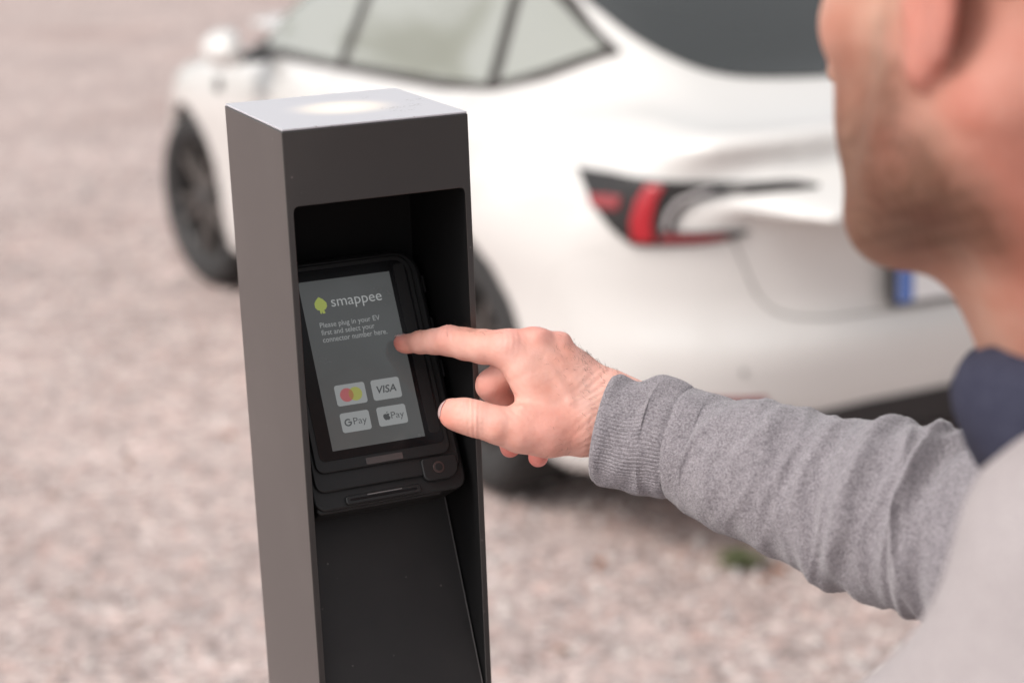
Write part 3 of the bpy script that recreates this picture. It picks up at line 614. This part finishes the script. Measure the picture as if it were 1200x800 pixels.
M_SHOE = mat('shoe_leather', (.05, .04, .035), .5); M_NAIL = mat('nail', (.62, .42, .40), .28, spec=.5, coat=.3)
M_HAIR = mat('hair_brown', (.075, .045, .03), .75, bump=(260, 1.0, .004)); M_EYE = mat('eye_white', (.75, .73, .70), .15); M_IRIS = mat('iris', (.05, .07, .06), .1)
person = empty('person', (.33, .87, 0), 0, 'bearded man in grey sweatshirt pointing a finger at the touchscreen', 'person')
PO = np.array([.33, .87, 0.0])
def pobj(name, V, F, m, smooth=True):
    o = mesh_np(name, np.asarray(V)-PO, F, m, person, smooth); fix_normals(o); return o
# ---- right hand, modelled in its own frame (x to the wrist, y down, t toward the shoulder side); one unit = 0.59 mm
HO = np.array([-.001096, 1.244764, 1.323922]); HS = .000590909
HR, HU, HB = np.array(CR), np.array(CU), np.array(b0)
def h2w(V): return HO+HS*((V[:, :1]-600)*HR+(450-V[:, 1:2])*HU+V[:, 2:3]*HB)
def hand_field(P):
    x, y, t = P[..., 0], P[..., 1], P[..., 2]
    def chain(pts, k=5):
        d = None
        for a, b in zip(pts[:-1], pts[1:]):
            c = rc(P, a[:3], b[:3], a[3], b[3]); d = c if d is None else smin(d, c, k)
        return d
    # metacarpals and wrist
    palm = rc(P, (594, 409, 8), (700, 498, 0), 20, 25)
    palm = smin(palm, rc(P, (625, 405.5, 2), (706, 484, -4), 21, 25.5), 20)
    palm = smin(palm, rc(P, (656, 413, -10), (712, 474, -8), 19, 24), 16)
    palm = smin(palm, rc(P, (680, 430, -24), (716, 472, -12), 17, 24), 16)
    palm = smin(palm, rc(P, (614, 438, 10), (640, 492, 8), 18, 28), 22)          # first web
    palm = smin(palm, rc(P, (612, 500, 20), (682, 505, 8), 25, 30), 18)         # thenar
    palm = smin(palm, rc(P, (716, 464, -10), (860, 530, 34), 30, 40), 16)
    palm = smin(palm, rc(P, (705, 503, -6), (850, 560, 40), 27, 36), 16)
    palm = smin(palm, ell(P, (630, 392, 6), (13, 5, 11)), 14)
    palm = smin(palm, ell(P, (657, 396, -8), (10, 6, 10)), 12)
    # tendons, veins and bone heads on the back of the hand
    for a, b, r in (((600, 404, 24), (690, 478, 20), 3.8), ((628, 398, 17.5), (698, 470, 16), 3.6), ((657, 408, 6), (702, 462, 10), 3.6),
                    ((612, 478, 37), (684, 492, 33), 3.6), ((640, 424, 21), (668, 470, 26), 2.4), ((668, 470, 26), (716, 486, 22), 2.4), ((622, 440, 25), (668, 470, 26), 2.0), ((660, 498, 35), (720, 500, 22), 2.4)):
        palm = smin(palm, rc(P, a, b, r, r*.8), 9)
    idx = chain([(467.5, 401.5, -60, 10.0), (491, 401, -43, 13.0), (508, 400, -32, 14.5), (525, 399, -20, 17.3), (545, 403, -10, 18.0), (566, 406, -2, 19.5), (594, 408, 8, 20.5)], 7)
    idx = smin(idx, ell(P, (474, 405.5, -55), (12, 8.5, 10)), 6)
    mid = chain([(624, 408, 0, 18), (575, 452, -34, 17.5), (596, 486, -56, 14.5), (606, 496, -62, 13)], 7)
    rng = chain([(655, 415, -14, 16), (606, 470, -72, 15.5), (594, 508, -66, 14), (598, 526, -42, 12.5)], 7)
    lit = chain([(682, 432, -28, 15), (650, 478, -84, 14), (634, 512, -76, 13), (631, 538, -46, 12)], 7)
    th = chain([(531, 482.5, 16, 16.5), (545, 486, 22, 19.5), (560, 490, 27, 19.8), (584, 497, 28, 21), (610, 503, 22, 24), (640, 506, 14, 29)], 8)
    th = smin(th, ell(P, (533, 487, 22), (15, 14, 13)), 6)
    D = smin(palm, idx, 12); D = smin(D, th, 12)
    curl = np.minimum(np.minimum(mid, rng), lit)
    D = smin(D, mid, 5); D = smin(D, rng, 4); D = smin(D, lit, 4)
    # creases over the finger joints
    up = np.clip((404-y)/10, 0, 1)
    D = D+.45*np.exp(-((x-525)/9)**2)*np.cos((x-525)*1.25)*up*(idx < 4)
    D = D+.35*np.exp(-((x-493)/5)**2)*np.cos((x-493)*1.5)*up*(idx < 4)
    D = D+.5*np.exp(-((x-556)/8)**2)*np.cos((x-556)*1.1)*np.clip((t-20)/14, 0, 1)*(th < 4)
    lowf = np.sin(x*.11+y*.07)*np.sin(y*.13-t*.05+1)*.35
    # wrinkles running across the back of the thumb root, the wrist and the knuckle skin
    D = D+.28*np.cos((x*.55+y*.83)*.9+np.sin(y*.12)*2)*np.exp(-((x-700)/26)**2)*np.clip((t+6)/20, 0, 1)
    D = D+.30*np.cos((x-596)*.95+np.sin(y*.2))*np.exp(-((x-596)/16)**2-((y-398)/14)**2)+.22*np.cos((x-y)*.62)*np.exp(-((x-606)/22)**2-((y-470)/26)**2)*np.clip(t/20, 0, 1)
    return D+lowf
lo = np.array([446., 364., -116.]); hstep = 1.6
Pg = grid(lo, np.array([800., 600., 84.]), hstep)
V, F = polygonize(hand_field(Pg), lo, hstep); del Pg
def tone_hand(V):
    x, y, t = V[:, 0], V[:, 1], V[:, 2]; base = np.array([.79, .465, .39]); red = np.array([.79, .30, .265]); pale = np.array([.83, .54, .465])
    g = lambda c, r: np.exp(-(((V-np.array(c))/r)**2).sum(1))
    m = np.clip(g((463, 402, -60), 16)*1.0+.55*g((525, 392, -18), 18)+.4*g((594, 398, 20), 22)+.5*g((630, 388, 8), 20)+.4*g((657, 396, -4), 14)+.45*g((575, 452, -30), 24)+1.1*g((598, 532, -40), 20)+1.1*g((631, 544, -46), 20)+.25*g((640, 500, 40), 40)+.5*g((520, 486, 20), 16), 0, 1)
    p = np.clip(.8*g((640, 440, 26), 50)+.5*g((700, 480, 22), 26), 0, 1)
    c = base+(red-base)*m[:, None]; return c+(pale-c)*(.6*p*(1-m))[:, None]
bV = [h2w(V)]; bF = [[tuple(q) for q in F]]; bC = [tone_hand(V)]
# ---- head : its own frame in centimetres (x forward, y to his left, z up)
HC = np.array([.243, .850, 1.614]); HSC = .0105; HEAD, HP, HRO = 2.14, .17, .088
Rh = np.array([[math.cos(HEAD), -math.sin(HEAD), 0], [math.sin(HEAD), math.cos(HEAD), 0], [0, 0, 1]]) @ np.array([[math.cos(HP), 0, math.sin(HP)], [0, 1, 0], [-math.sin(HP), 0, math.cos(HP)]]) @ np.array([[1, 0, 0], [0, math.cos(HRO), -math.sin(HRO)], [0, math.sin(HRO), math.cos(HRO)]])
w2h = lambda p: (Rh.T @ (np.array(p)-HC))/HSC
NB = np.array([.325, .872, 1.42])
def head_field(P):
    Q = P.copy(); Q[..., 1] = np.abs(Q[..., 1])
    d = ell(Q, (-1.2, 0, 5.6), (9.7, 7.5, 8.6))
    d = smin(d, ell(Q, (4.0, 0, -.5), (5.9, 5.6, 8.2)), 3.0)
    d = smin(d, ell(Q, (4.6, 0, -6.0), (4.9, 4.9, 4.4)), 3.0)
    d = smin(d, ell(Q, (7.7, 0, -8.7), (2.3, 2.5, 1.9)), 2.0)
    d = smin(d, rc(Q, (1.4, 5.4, -2.0), (1.9, 5.0, -6.4), 1.6, 1.6), 3.0)
    d = smin(d, rc(Q, (1.9, 5.0, -6.4), (7.0, 2.4, -9.3), 1.6, 1.7), 3.0)
    d = smin(d, ell(Q, (6.2, 4.0, -.4), (2.4, 1.7, 1.8)), 2.4); d = smin(d, ell(Q, (6.4, 0, -4.6), (3.9, 4.3, 3.4)), 2.0)
    d = smin(d, ell(Q, (8.4, 2.9, 3.7), (1.5, 2.6, .9)), 1.6)
    d = smax(d, -ell(Q, (10.4, 3.2, 2.2), (1.7, 1.7, 1.1)), 1.2)
    d = smin(d, rc(Q, (9.3, 0, 2.4), (11.9, 0, -1.5), .75, 1.15), 1.3)
    d = smin(d, ell(Q, (10.9, 1.15, -2.1), (1.2, .75, .8)), .8)
    d = smin(d, ell(Q, (10.0, 0, -4.4), (1.1, 2.4, .6)), .7); d = smin(d, ell(Q, (9.8, 0, -5.6), (1.1, 2.1, .75)), .7)
    a = w2h(NB+np.array([0, 0, -.06])); b = w2h(HC+Rh @ np.array([-.022, 0, -.03]))
    d = smin(d, rc(P, b, a, 5.6, 6.6), 2.6)
    fr = w2h(NB+np.array([-.035, .03, -.02])); d = smin(d, rc(P, (3.2, 0, -8.6), fr, 2.6, 3.2), 3.0)       # throat
    d = smin(d, rc(P, (-2.6, 5.2, -4.5), w2h(NB+np.array([-.05, -.02, -.02])), 1.7, 1.8), 3.0)
    # ears
    ang = math.radians(20); M = np.array([[math.cos(ang), -math.sin(ang), 0], [math.sin(ang), math.cos(ang), 0], [0, 0, 1]])
    M = np.array([[-math.cos(ang), math.sin(ang), 0], [math.sin(ang), math.cos(ang), 0], [0, 0, 1]])
    e = ell(Q, (-.9, 7.5, .4), (2.3, .75, 3.5), M); e = smax(e, -ell(Q, (-.5, 8.3, .5), (1.4, .7, 2.2), M), .4)
    e = smin(e, ell(Q, (-.1, 7.15, -2.8), (.9, .6, 1.0)), .8)
    d = smin(d, e, .35)
    return d
lo = np.array([-16., -11., -24.]); st = .25
Pg = grid(lo, np.array([14., 11., 16.]), st); D = head_field(Pg); V, F = polygonize(D, lo, st); del Pg
def tone_head(V):
    x, y, z = V[:, 0], np.abs(V[:, 1]), V[:, 2]; ss = lambda a, b, v: np.clip((v-a)/(b-a), 0, 1)
    base = np.array([.50, .30, .225]); red = np.array([.48, .205, .16]); beard = np.array([.095, .045, .025])
    c = np.repeat(base[None], len(V), 0)
    neck = ss(2.5, -3.0, x)*ss(4, -2, z); c += (red-c)*(.75*neck)[:, None]
    ear = ss(6.9, 7.6, y)*(np.abs(x) < 5); c += (np.array([.56, .23, .19])-c)*(.6*ear)[:, None]
    ch = np.exp(-(((x-7)/3)**2+((z+1)/2.5)**2)); c += (red-c)*(.35*ch)[:, None]
    line = -1.9-.02*(x-2)**2+.9*np.exp(-((x-1.6)/1.2)**2)*2.6
    wob = .5*np.sin(x*2.1+z*1.3)+.3*np.sin(z*4+y*3)
    xt = np.interp(z, [-11, -9, -7, -5, -2, 2], [-2.6, -2.4, -1.4, .2, 1.5, 2.2])+.35*wob
    m = ss(1.8, -3.0, z-line+wob*.5)*ss(-1.1, 1.3, x-xt)*ss(-12.2, -10.2, z)
    lips = np.exp(-(((z+5.0)/.9)**2+(y/2.4)**4))*ss(9.3, 10, x); m = m*(1-.9*lips)
    speck = .86+.14*np.sin(x*17+y*23)*np.sin(z*19+x*7)
    c += (beard-c)*(.90*m*speck)[:, None]; c += (np.array([.6, .22, .2])-c)*(.6*lips)[:, None]
    return c
bV.append(HC+HSC*(V @ Rh.T)); bF.append([tuple(q) for q in F]); bC.append(tone_head(V))
# ---- torso, left arm and legs under the clothes
BH = math.radians(150); fb = np.array([math.cos(BH), math.sin(BH), 0]); lb = np.array([-math.sin(BH), math.cos(BH), 0]); BO = np.array([.345, .868, 0])
def B(f, l, z): return BO+f*fb+l*lb+np.array([0, 0, z])
Mb = np.stack([fb, lb, np.array([0, 0, 1.])], 1)
ELB = np.array([.345, 1.035, 1.235])
def torso(P, g=0.0):
    d = ell(P, B(0, 0, 1.20), (.125, .185, .27), Mb)
    d = smin(d, ell(P, B(.01, 0, .99), (.125, .165, .20), Mb), .10)
    d = smin(d, rc(P, B(-.02, .0, 1.422), B(.0, .150, 1.382), .064, .070), .08)
    d = smin(d, rc(P, B(-.02, .0, 1.375), B(-.005, -.155, 1.345), .062, .062), .08)
    return d-g
def larm(P, g=0.0):
    d = rc(P, B(.012, .165, 1.362), B(.19, .20, 1.09), .074, .060)
    return smin(d, rc(P, B(.19, .20, 1.09), B(.11, .06, .99), .058, .042), .03)-g
def legs(P, g=0.0):
    d = ell(P, B(0, 0, .90), (.125, .17, .15), Mb)
    for s in (1, -1):
        l = rc(P, B(0, s*.09, .88), B(.02, s*.10, .50), .088, .060); l = smin(l, rc(P, B(.02, s*.10, .50), B(-.01, s*.105, .09), .060, .045), .03); d = smin(d, l, .05)
    return d-g
def core(P):
    d = smin(torso(P, -.022), larm(P, -.020), .03); d = smin(d, legs(P, -.018), .03)
    d = smin(d, rc(P, B(0, -.14, 1.345), ELB, .050, .040), .03); d = smin(d, rc(P, ELB, (.13, 1.185, 1.287), .040, .026), .02)
    d = smin(d, rc(P, NB+np.array([0, 0, .02]), B(0, 0, 1.3), .055, .08), .05)
    return d
lo = np.array([.05, .50, .06]); hi = np.array([.75, 1.25, 1.50]); st = .014
Pg = grid(lo, hi, st); V, F = polygonize(core(Pg), lo, st)
bV.append(V); bF.append([tuple(q) for q in F]); bC.append(np.repeat(np.array([[.64, .41, .32]]), len(V), 0))
VV = []; FF = []; off = 0
for v, f in zip(bV, bF): VV.append(v); FF += [tuple(i+off for i in q) for q in f]; off += len(v)
body_o = pobj('body', np.concatenate(VV), FF, M_SKIN); set_col(body_o, 'tone', np.concatenate(bC))
# ---- clothes
def wob(P): return .0035*np.sin(P[..., 2]*62-P[..., 0]*48+P[..., 1]*30)*np.sin(P[..., 1]*40+P[..., 0]*25)+.005*np.sin(P[..., 2]*38+P[..., 0]*21)*np.sin(P[..., 1]*31+P[..., 2]*9)+.002*np.sin(P[..., 0]*55-P[..., 2]*34)
D = smin(torso(Pg), larm(Pg), .025)+wob(Pg); D = np.maximum(D, .90-Pg[..., 2]); D = smax(D, Pg[..., 2]-1.475, .02)
V, F = polygonize(D, lo, st); pobj('sweatshirt', V, F, M_TORSO)
D = np.maximum(legs(Pg)+.5*wob(Pg), Pg[..., 2]-.93); D = np.maximum(D, .075-Pg[..., 2]); V, F = polygonize(D, lo, st); pobj('trousers', V, F, M_TROU); del Pg
for s in (1, -1):
    lo = np.array([.0, .45, -.02]); Pg = grid(lo, np.array([.70, 1.20, .16]), .010); c = B(.06, s*.105, .035)
    D = ell(Pg, c, (.135, .048, .045), Mb); D = smin(D, rc(Pg, B(-.01, s*.105, .05), B(-.01, s*.105, .12), .045, .048), .03); D = smax(D, .001-Pg[..., 2], .006); V, F = polygonize(D, lo, .010); pobj('shoe', V, F, M_SHOE)
# navy collar standing round the neck
lo = np.array([.12, .70, 1.30]); Pg = grid(lo, np.array([.48, 1.05, 1.56]), .0045)
c = np.array([.303, .850, 1.440]); n = np.array([-.50, .12, .86]); n /= np.linalg.norm(n); d = Pg-c; hgt = d @ n; rad = np.sqrt(np.maximum((d*d).sum(-1)-hgt**2, 0))
D = np.sqrt(((rad-.074)/.55)**2+(hgt/1.15)**2)-.036; D = D*.6+.002*np.sin(Pg[..., 0]*90)*np.sin(Pg[..., 1]*70)
D = smin(D, rc(Pg, c+np.array([-.072, -.018, -.004]), c+np.array([-.066, -.040, -.022]), .018, .014), .03)
V, F = polygonize(D, lo, .0045); pobj('collar', V, F, M_NAVY); del Pg
# right sleeve : ribbed cuff, then folds gathering towards the elbow
SLV = [((.062, 1.2216, 1.2967), (.0089, .0094, .0345)), ((.0776, 1.2156, 1.2935), (.0086, .0096, .0352)), ((.0958, 1.2103, 1.2935), (.0087, .0107, .0382)), ((.1115, 1.1994, 1.2912), (.0091, .0098, .0352)),
 ((.1245, 1.1923, 1.2846), (.0114, .01, .036)), ((.144, 1.1762, 1.2825), (.0128, .0109, .0391)), ((.1657, 1.1599, 1.28), (.0142, .0115, .0415)), ((.1895, 1.1428, 1.2743), (.0155, .0119, .0428)),
 ((.2115, 1.1267, 1.2724), (.0155, .0132, .0476)), ((.2359, 1.1058, 1.2721), (.0163, .014, .0500)), ((.2565, 1.09, 1.271), (.0141, .015, .0530)), ((.2711, 1.0737, 1.2684), (.0113, .0152, .0535)), ((.2854, 1.0578, 1.2674), (.0085, .015, .0539)),
 ((.325, 1.035, 1.262), (.004, .012, .056)), ((.365, 1.018, 1.285), (-.01, .008, .056)), ((.40, .995, 1.335), (-.03, -.01, .05))]
def smooth_cols(A, n):
    A = np.asarray(A, float); s = np.r_[0, np.cumsum(np.linalg.norm(np.diff(A[:, :3], axis=0), axis=1))]; t = np.linspace(0, s[-1], n); out = []
    for c in range(A.shape[1]):          # Catmull-Rom along the arc length
        y = A[:, c]; mgr = np.gradient(y, s); i = np.clip(np.searchsorted(s, t, side='right')-1, 0, len(s)-2); hh = s[i+1]-s[i]; u = (t-s[i])/hh
        out.append((2*u**3-3*u**2+1)*y[i]+(u**3-2*u**2+u)*hh*mgr[i]+(-2*u**3+3*u**2)*y[i+1]+(u**3-u**2)*hh*mgr[i+1])
    return np.stack(out, 1), t
def sleeve(name, s0, s1, n, nth, ribs, inner):
    A = np.array([list(a)+list(b) for a, b in SLV]); C, t = smooth_cols(A, 900)
    sel = np.linspace(s0, s1, n); C = np.stack([np.interp(sel, t, C[:, k]) for k in range(6)], 1); P0 = C[:, :3]; Hh = C[:, 3:]
    T = np.gradient(P0, axis=0); T /= np.linalg.norm(T, axis=1)[:, None]; Wd = np.cross(T, Hh); hl = np.linalg.norm(Hh, axis=1); Wd = Wd/np.linalg.norm(Wd, axis=1)[:, None]*hl[:, None]*.86
    th = np.linspace(0, 2*np.pi, nth, endpoint=False); s_ = sel[:, None]; th_ = th[None]
    cx, sx = np.cos(th_), np.sin(th_)                       # cos: along Hh (top), sin: along Wd
    disp = np.zeros((n, nth))
    if ribs:
        disp += .00075*(np.abs(np.cos(th_*45))**.8)*(1-np.exp(-(s_/.002)**2))*(1+.25*np.sin(th_*9+s_*70))
        disp += .0010*np.exp(-((s_-.036-.004*np.sin(th_*2))/.014)**2)*(.6+.4*cx)-.0012*np.exp(-((s_-.015)/.010)**2)*(.6+.4*cx)+.0010*np.exp(-((s_-.003)/.004)**2)
        disp -= .0016*np.exp(-((.0545-s_)/.0016)**2); disp += .0011*np.sin(th_*3+s_*160+1)*np.sin(s_*150+th_)
    else:
        u = s_-s0; disp += .0006-.0022*np.exp(-(u/.0016)**2); disp += .0018*np.exp(-((u-.012)/.010)**2)*(.7+.3*np.sin(th_*7+2))
        rr = np.random.default_rng(12)
        folds = [(.105, .010, .006, .0012, 0.3), (.128, -.012, .007, .0016, -.6), (.152, .014, .007, .0020, .5), (.172, -.008, .007, .0022, -.2), (.192, .012, .007, .0032, .1), (.210, -.010, .007, .0030, .5), (.226, .014, .0075, .0040, .2), (.244, .006, .006, .0030, -.2), (.252, -.012, .004, .0022, -.1), (.235, .01, .0045, .0022, .4), (.218, .002, .004, .0018, .2), (.182, .006, .004, .0014, 0), (.160, -.01, .004, .0012, .3), (.139, .004, .0045, .0012, .1), (.117, .012, .004, .0010, 0), (.260, -.010, .006, .0028, .3), (.276, .012, .007, .003, 0), (.295, 0, .01, .003, 0), (.33, .01, .01, .003, 0)]
        for (p, sl, wd, am, t0) in folds:
            wave = sl*np.sin(th_-t0+.6)+.004*np.sin(3*th_+p*80)
            q = (s_-p-wave)/wd; env = .30+.70*(.5+.5*np.cos((th_-1.2+t0)*1.0))**1.2
            disp += 1.25*am*(1/(1+q*q)**1.5-.35*np.exp(-((q-1.9)/1.1)**2))*env
        for _ in range(70):
            p = .075+.22*rr.random(); t0 = 6.28*rr.random(); sl = (rr.random()-.5)*.05; dth = (th_-t0+np.pi) % (2*np.pi)-np.pi
            disp += (.0008+.0020*rr.random())*np.exp(-((s_-p-sl*dth)/(.004+.005*rr.random()))**2-(dth/(.5+.6*rr.random()))**2)
        disp += .00025*np.sin(th_*61+5*np.sin(s_*300))*np.sin(s_*900+th_*13)
    rad = 1+disp/hl[:, None]
    V = P0[:, None]+(Hh[:, None]*cx[..., None]+Wd[:, None]*sx[..., None])*rad[..., None]
    V = V.reshape(-1, 3); rows = n
    if inner:       # turned-in edge at the start
        ext = []
        for q, (sc, dx) in enumerate([(.985, -.0009), (.95, -.0012), (.90, -.0003), (.86, .004), (.84, .016)]):
            ext.append(P0[0]+T[0]*dx+(Hh[0]*cx[0][:, None]+Wd[0]*sx[0][:, None])*(sc*(1+disp[0]/hl[0]))[:, None])
        V = np.concatenate([np.concatenate(ext[::-1]), V]); rows += 5
    F = (np.arange(rows-1)[:, None, None]*nth+np.stack([np.arange(nth), (np.arange(nth)+1) % nth, (np.arange(nth)+1) % nth+nth, np.arange(nth)+nth], -1)[None]).reshape(-1, 4)
    return pobj(name, V, F, M_SLEEVE)
sleeve('cuff', 0, .0545, 90, 720, True, True)
sleeve('sleeve', .0535, .415, 420, 300, False, False)
# nails
def nail(c, ax, r, R, n_seg=14):
    """curved plate on a rounded fingertip: c on the skin, ax = (length, across, outward)"""
    L_, A_, N_ = [np.array(v, float)/np.linalg.norm(v) for v in ax]; V = []
    for i in range(n_seg):
        for j in range(n_seg):
            a = -1+2*i/(n_seg-1); b = -1+2*j/(n_seg-1); a2 = a*math.sqrt(1-b*b/2*.7)*r[0]; b2 = b*math.sqrt(1-a*a/2*.7)*r[1]
            V.append(np.array(c)+L_*a2+A_*b2+N_*(.9-(R-math.sqrt(max(R*R-b2*b2-.55*a2*a2, 1)))))
    F = [[i*n_seg+j, (i+1)*n_seg+j, (i+1)*n_seg+j+1, i*n_seg+j+1] for i in range(n_seg-1) for j in range(n_seg-1)]
    o = pobj('fingernail', h2w(np.array(V)), F, M_NAIL); s = o.modifiers.new('s', 'SOLIDIFY'); s.thickness = .0004; return o
nail((515.6, 477.5, 17), ((-.12, .15, -.98), (.33, -.93, -.18), (-.93, -.33, .06)), (11, 11.5), 17.5)
nail((466.5, 391.5, -61), ((-.86, .1, -.5), (.5, 0, -.86), (-.12, -.99, 0)), (8.0, 7.0), 10.5)
# fine arm and finger hairs
def hairs(n):
    V = []; F = []; rr = np.random.default_rng(5); me = body_o.data
    co = np.array([v.co for v in me.vertices[:len(bV[0])]]); no = np.array([v.normal for v in me.vertices[:len(bV[0])]])
    h = bV[0]; hp = np.stack([(((h-HO) @ HR)/HS+600), 450-((h-HO) @ HU)/HS, ((h-HO) @ HB)/HS], 1)
    wgt = np.exp(-((hp[:, 0]-700)/26)**2)*(hp[:, 2] > -30)*np.clip((480-hp[:, 1])/60, .12, 1)*1.0+.9*np.exp(-((hp[:, 0]-560)/16)**2-((hp[:, 1]-386)/6)**2)+.035*(hp[:, 2] > 0)*(hp[:, 0] > 640)*(hp[:, 0] < 715)
    wgt = np.clip(wgt, 0, None); wgt /= wgt.sum()
    for i in rr.choice(len(co), n, p=wgt):
        p = co[i]; nn = no[i]; d = -HR*.5+HU*(-.1+.5*rr.random())+nn*.55+.35*rr.normal(size=3); d /= np.linalg.norm(d); L_ = .0025+.0038*rr.random()
        q = p+d*L_*.55; e = p+(d+HU*-.25-HR*.35)*L_; r = .000055; a = np.cross(d, nn); a /= np.linalg.norm(a)+1e-9; b = np.cross(a, d)
        k = len(V)
        for pt, rd in ((p, r), (q, r*.8), (e, r*.15)):
            for w in (0, 2.094, 4.189): V.append(pt+rd*(math.cos(w)*a+math.sin(w)*b))
        F += [(k+s*3+i2, k+s*3+(i2+1) % 3, k+s*3+3+(i2+1) % 3, k+s*3+3+i2) for s in range(2) for i2 in range(3)]
    tag(mesh_np('body_hair', V, F, M_HAIR, person), kind='stuff')
hairs(420)
# head hair, brows, eyes
lo = np.array([-13., -10., -4.]); Pg = grid(lo, np.array([11., 10., 16.]), .3)
Q = Pg.copy(); Q[..., 1] = np.abs(Q[..., 1]); D = ell(Q, (-1.3, 0, 5.7), (10.1, 7.9, 9.2))+.12*np.sin(Q[..., 0]*3)*np.sin(Q[..., 2]*3.4+Q[..., 1]*2)
cut = (Q[..., 0]*.72-Q[..., 2]*.55+.15*Q[..., 1])-1.4; D = D+.10*np.sin(Q[..., 0]*7+Q[..., 2]*5)*np.sin(Q[..., 1]*8-Q[..., 2]*3); D = smax(D, cut, .6); V, F = polygonize(D, lo, .3); pobj('hair', HC+HSC*(V @ Rh.T), F, M_HAIR); del Pg
for s in (1, -1):
    bm = bmesh.new(); bmesh.ops.create_uvsphere(bm, u_segments=20, v_segments=14, radius=1.08*HSC); 
    for f in bm.faces:
        if f.calc_center_median().x > 0.94*HSC: f.material_index = 1
    e = bm_obj('eye', bm, [M_EYE, M_IRIS], person, smooth=True); cc = HC+HSC*(Rh @ np.array([7.75, s*3.1, 2.3]))-PO; e.matrix_local = Matrix.Translation(Vector(cc)) @ Matrix(Rh.tolist()).to_4x4()
    V, F = tube_np(np.array([HC+HSC*(Rh @ np.array(p)) for p in ((9.7, s*1.4, 4.1), (9.5, s*2.8, 4.6), (8.5, s*4.4, 4.3), (7.4, s*5.2, 3.6))]), [.001, .0022, .002, .001], 6); pobj('eyebrow', V, F, M_HAIR)

# loose fibres standing off the knit
def fibres():
    rr = np.random.default_rng(9); V = []; F = []
    for nm, cnt in (('sleeve', 5200), ('cuff', 1800)):
        me = next(o for o in person.children if o.name.split('.')[0] == nm).data; nv = len(me.vertices); co = np.empty(nv*3); me.vertices.foreach_get('co', co); co = co.reshape(-1, 3)
        no = np.empty(nv*3); me.vertex_normals.foreach_get('vector', no) if hasattr(me, 'vertex_normals') else None; no = no.reshape(-1, 3)
        for i in rr.integers(0, nv, cnt):
            p = co[i]; d = no[i]*.8+.7*rr.normal(size=3); d /= np.linalg.norm(d); L_ = .0010+.0016*rr.random(); a = np.cross(d, [.3, .5, .8]); a /= np.linalg.norm(a); b = np.cross(a, d); r = .00007; k = len(V)
            e = p+d*L_
            for w in (0, 2.094, 4.189): V.append(p+r*(math.cos(w)*a+math.sin(w)*b))
            V.append(e); F += [(k, k+1, k+3), (k+1, k+2, k+3), (k+2, k, k+3)]
    tag(mesh_np('knit_fibres', V, F, M_SLEEVE, person), kind='stuff')
fibres()
# ------------------------------------------------------------------ trees out past the lot, mirrored in the car's windows
M_LEAF = mat('tree_leaf', (.055, .085, .03), .6, var=(3, (.09, .12, .04), .2)); M_BARK = mat('tree_bark', (.10, .08, .06), .9)
def tree(x, y, h, w, label, seed):
    rr = np.random.default_rng(seed); h *= 1.25; root = empty('tree', (x, y, 0), 0, label, 'tree', 'trees past the far edge of the lot')
    V, F = [], []
    def add(P, R):
        nonlocal V, F
        v, f = tube_np(P, R, 8); b = len(V); V += v.tolist(); F += [[i+b for i in q] for q in f]
    add([(0, 0, -.1), (.05, 0, h*.3), (0, .08, h*.6), (.04, 0, h*.9)], [h*.03, h*.024, h*.015, h*.004])
    for k in range(7):
        a = rr.random()*6.28; z = h*(.25+.08*k); add([(0, 0, z), (w*.3*math.cos(a), w*.3*math.sin(a), z+h*.08), (w*.7*math.cos(a), w*.7*math.sin(a), z+h*.18)], [h*.012, h*.008, h*.003])
    mesh_np('trunk', V, F, M_BARK, root)
    n = 2600; c = rr.normal(size=(16, 3))*[w*.38, w*.38, h*.16]+[0, 0, h*.62]; k = rr.integers(0, 16, n); d = rr.normal(size=(n, 3)); d /= np.linalg.norm(d, axis=1)[:, None]
    P = c[k]+d*(w*.34)*rr.random((n, 1))**.4; u = rr.normal(size=(n, 3)); u /= np.linalg.norm(u, axis=1)[:, None]; v = np.cross(u, d); s = .13+.12*rr.random((n, 1))
    Q = np.stack([P-u*s, P+v*s*.6, P+u*s, P-v*s*.6], 1).reshape(-1, 3)
    mesh_np('crown', Q, np.arange(4*n).reshape(-1, 4), M_LEAF, root, smooth=False)
for i, (x, y, h, w, l) in enumerate([(-24, 24, 6.0, 2.6, 'round dark tree far left of the car'), (-20.5, 27.5, 8.5, 3.2, 'tallest dark tree of the far row left of the car'), (-16.5, 30, 5.2, 2.4, 'low dark tree in the far row ahead of the car'),
        (-28, 19, 7.4, 3.0, 'broad dark tree at the left end of the far row'), (-11.5, 33, 7.0, 2.2, 'slim dark tree at the right end of the far row')]): tree(x, y, h, w, l, i+3)
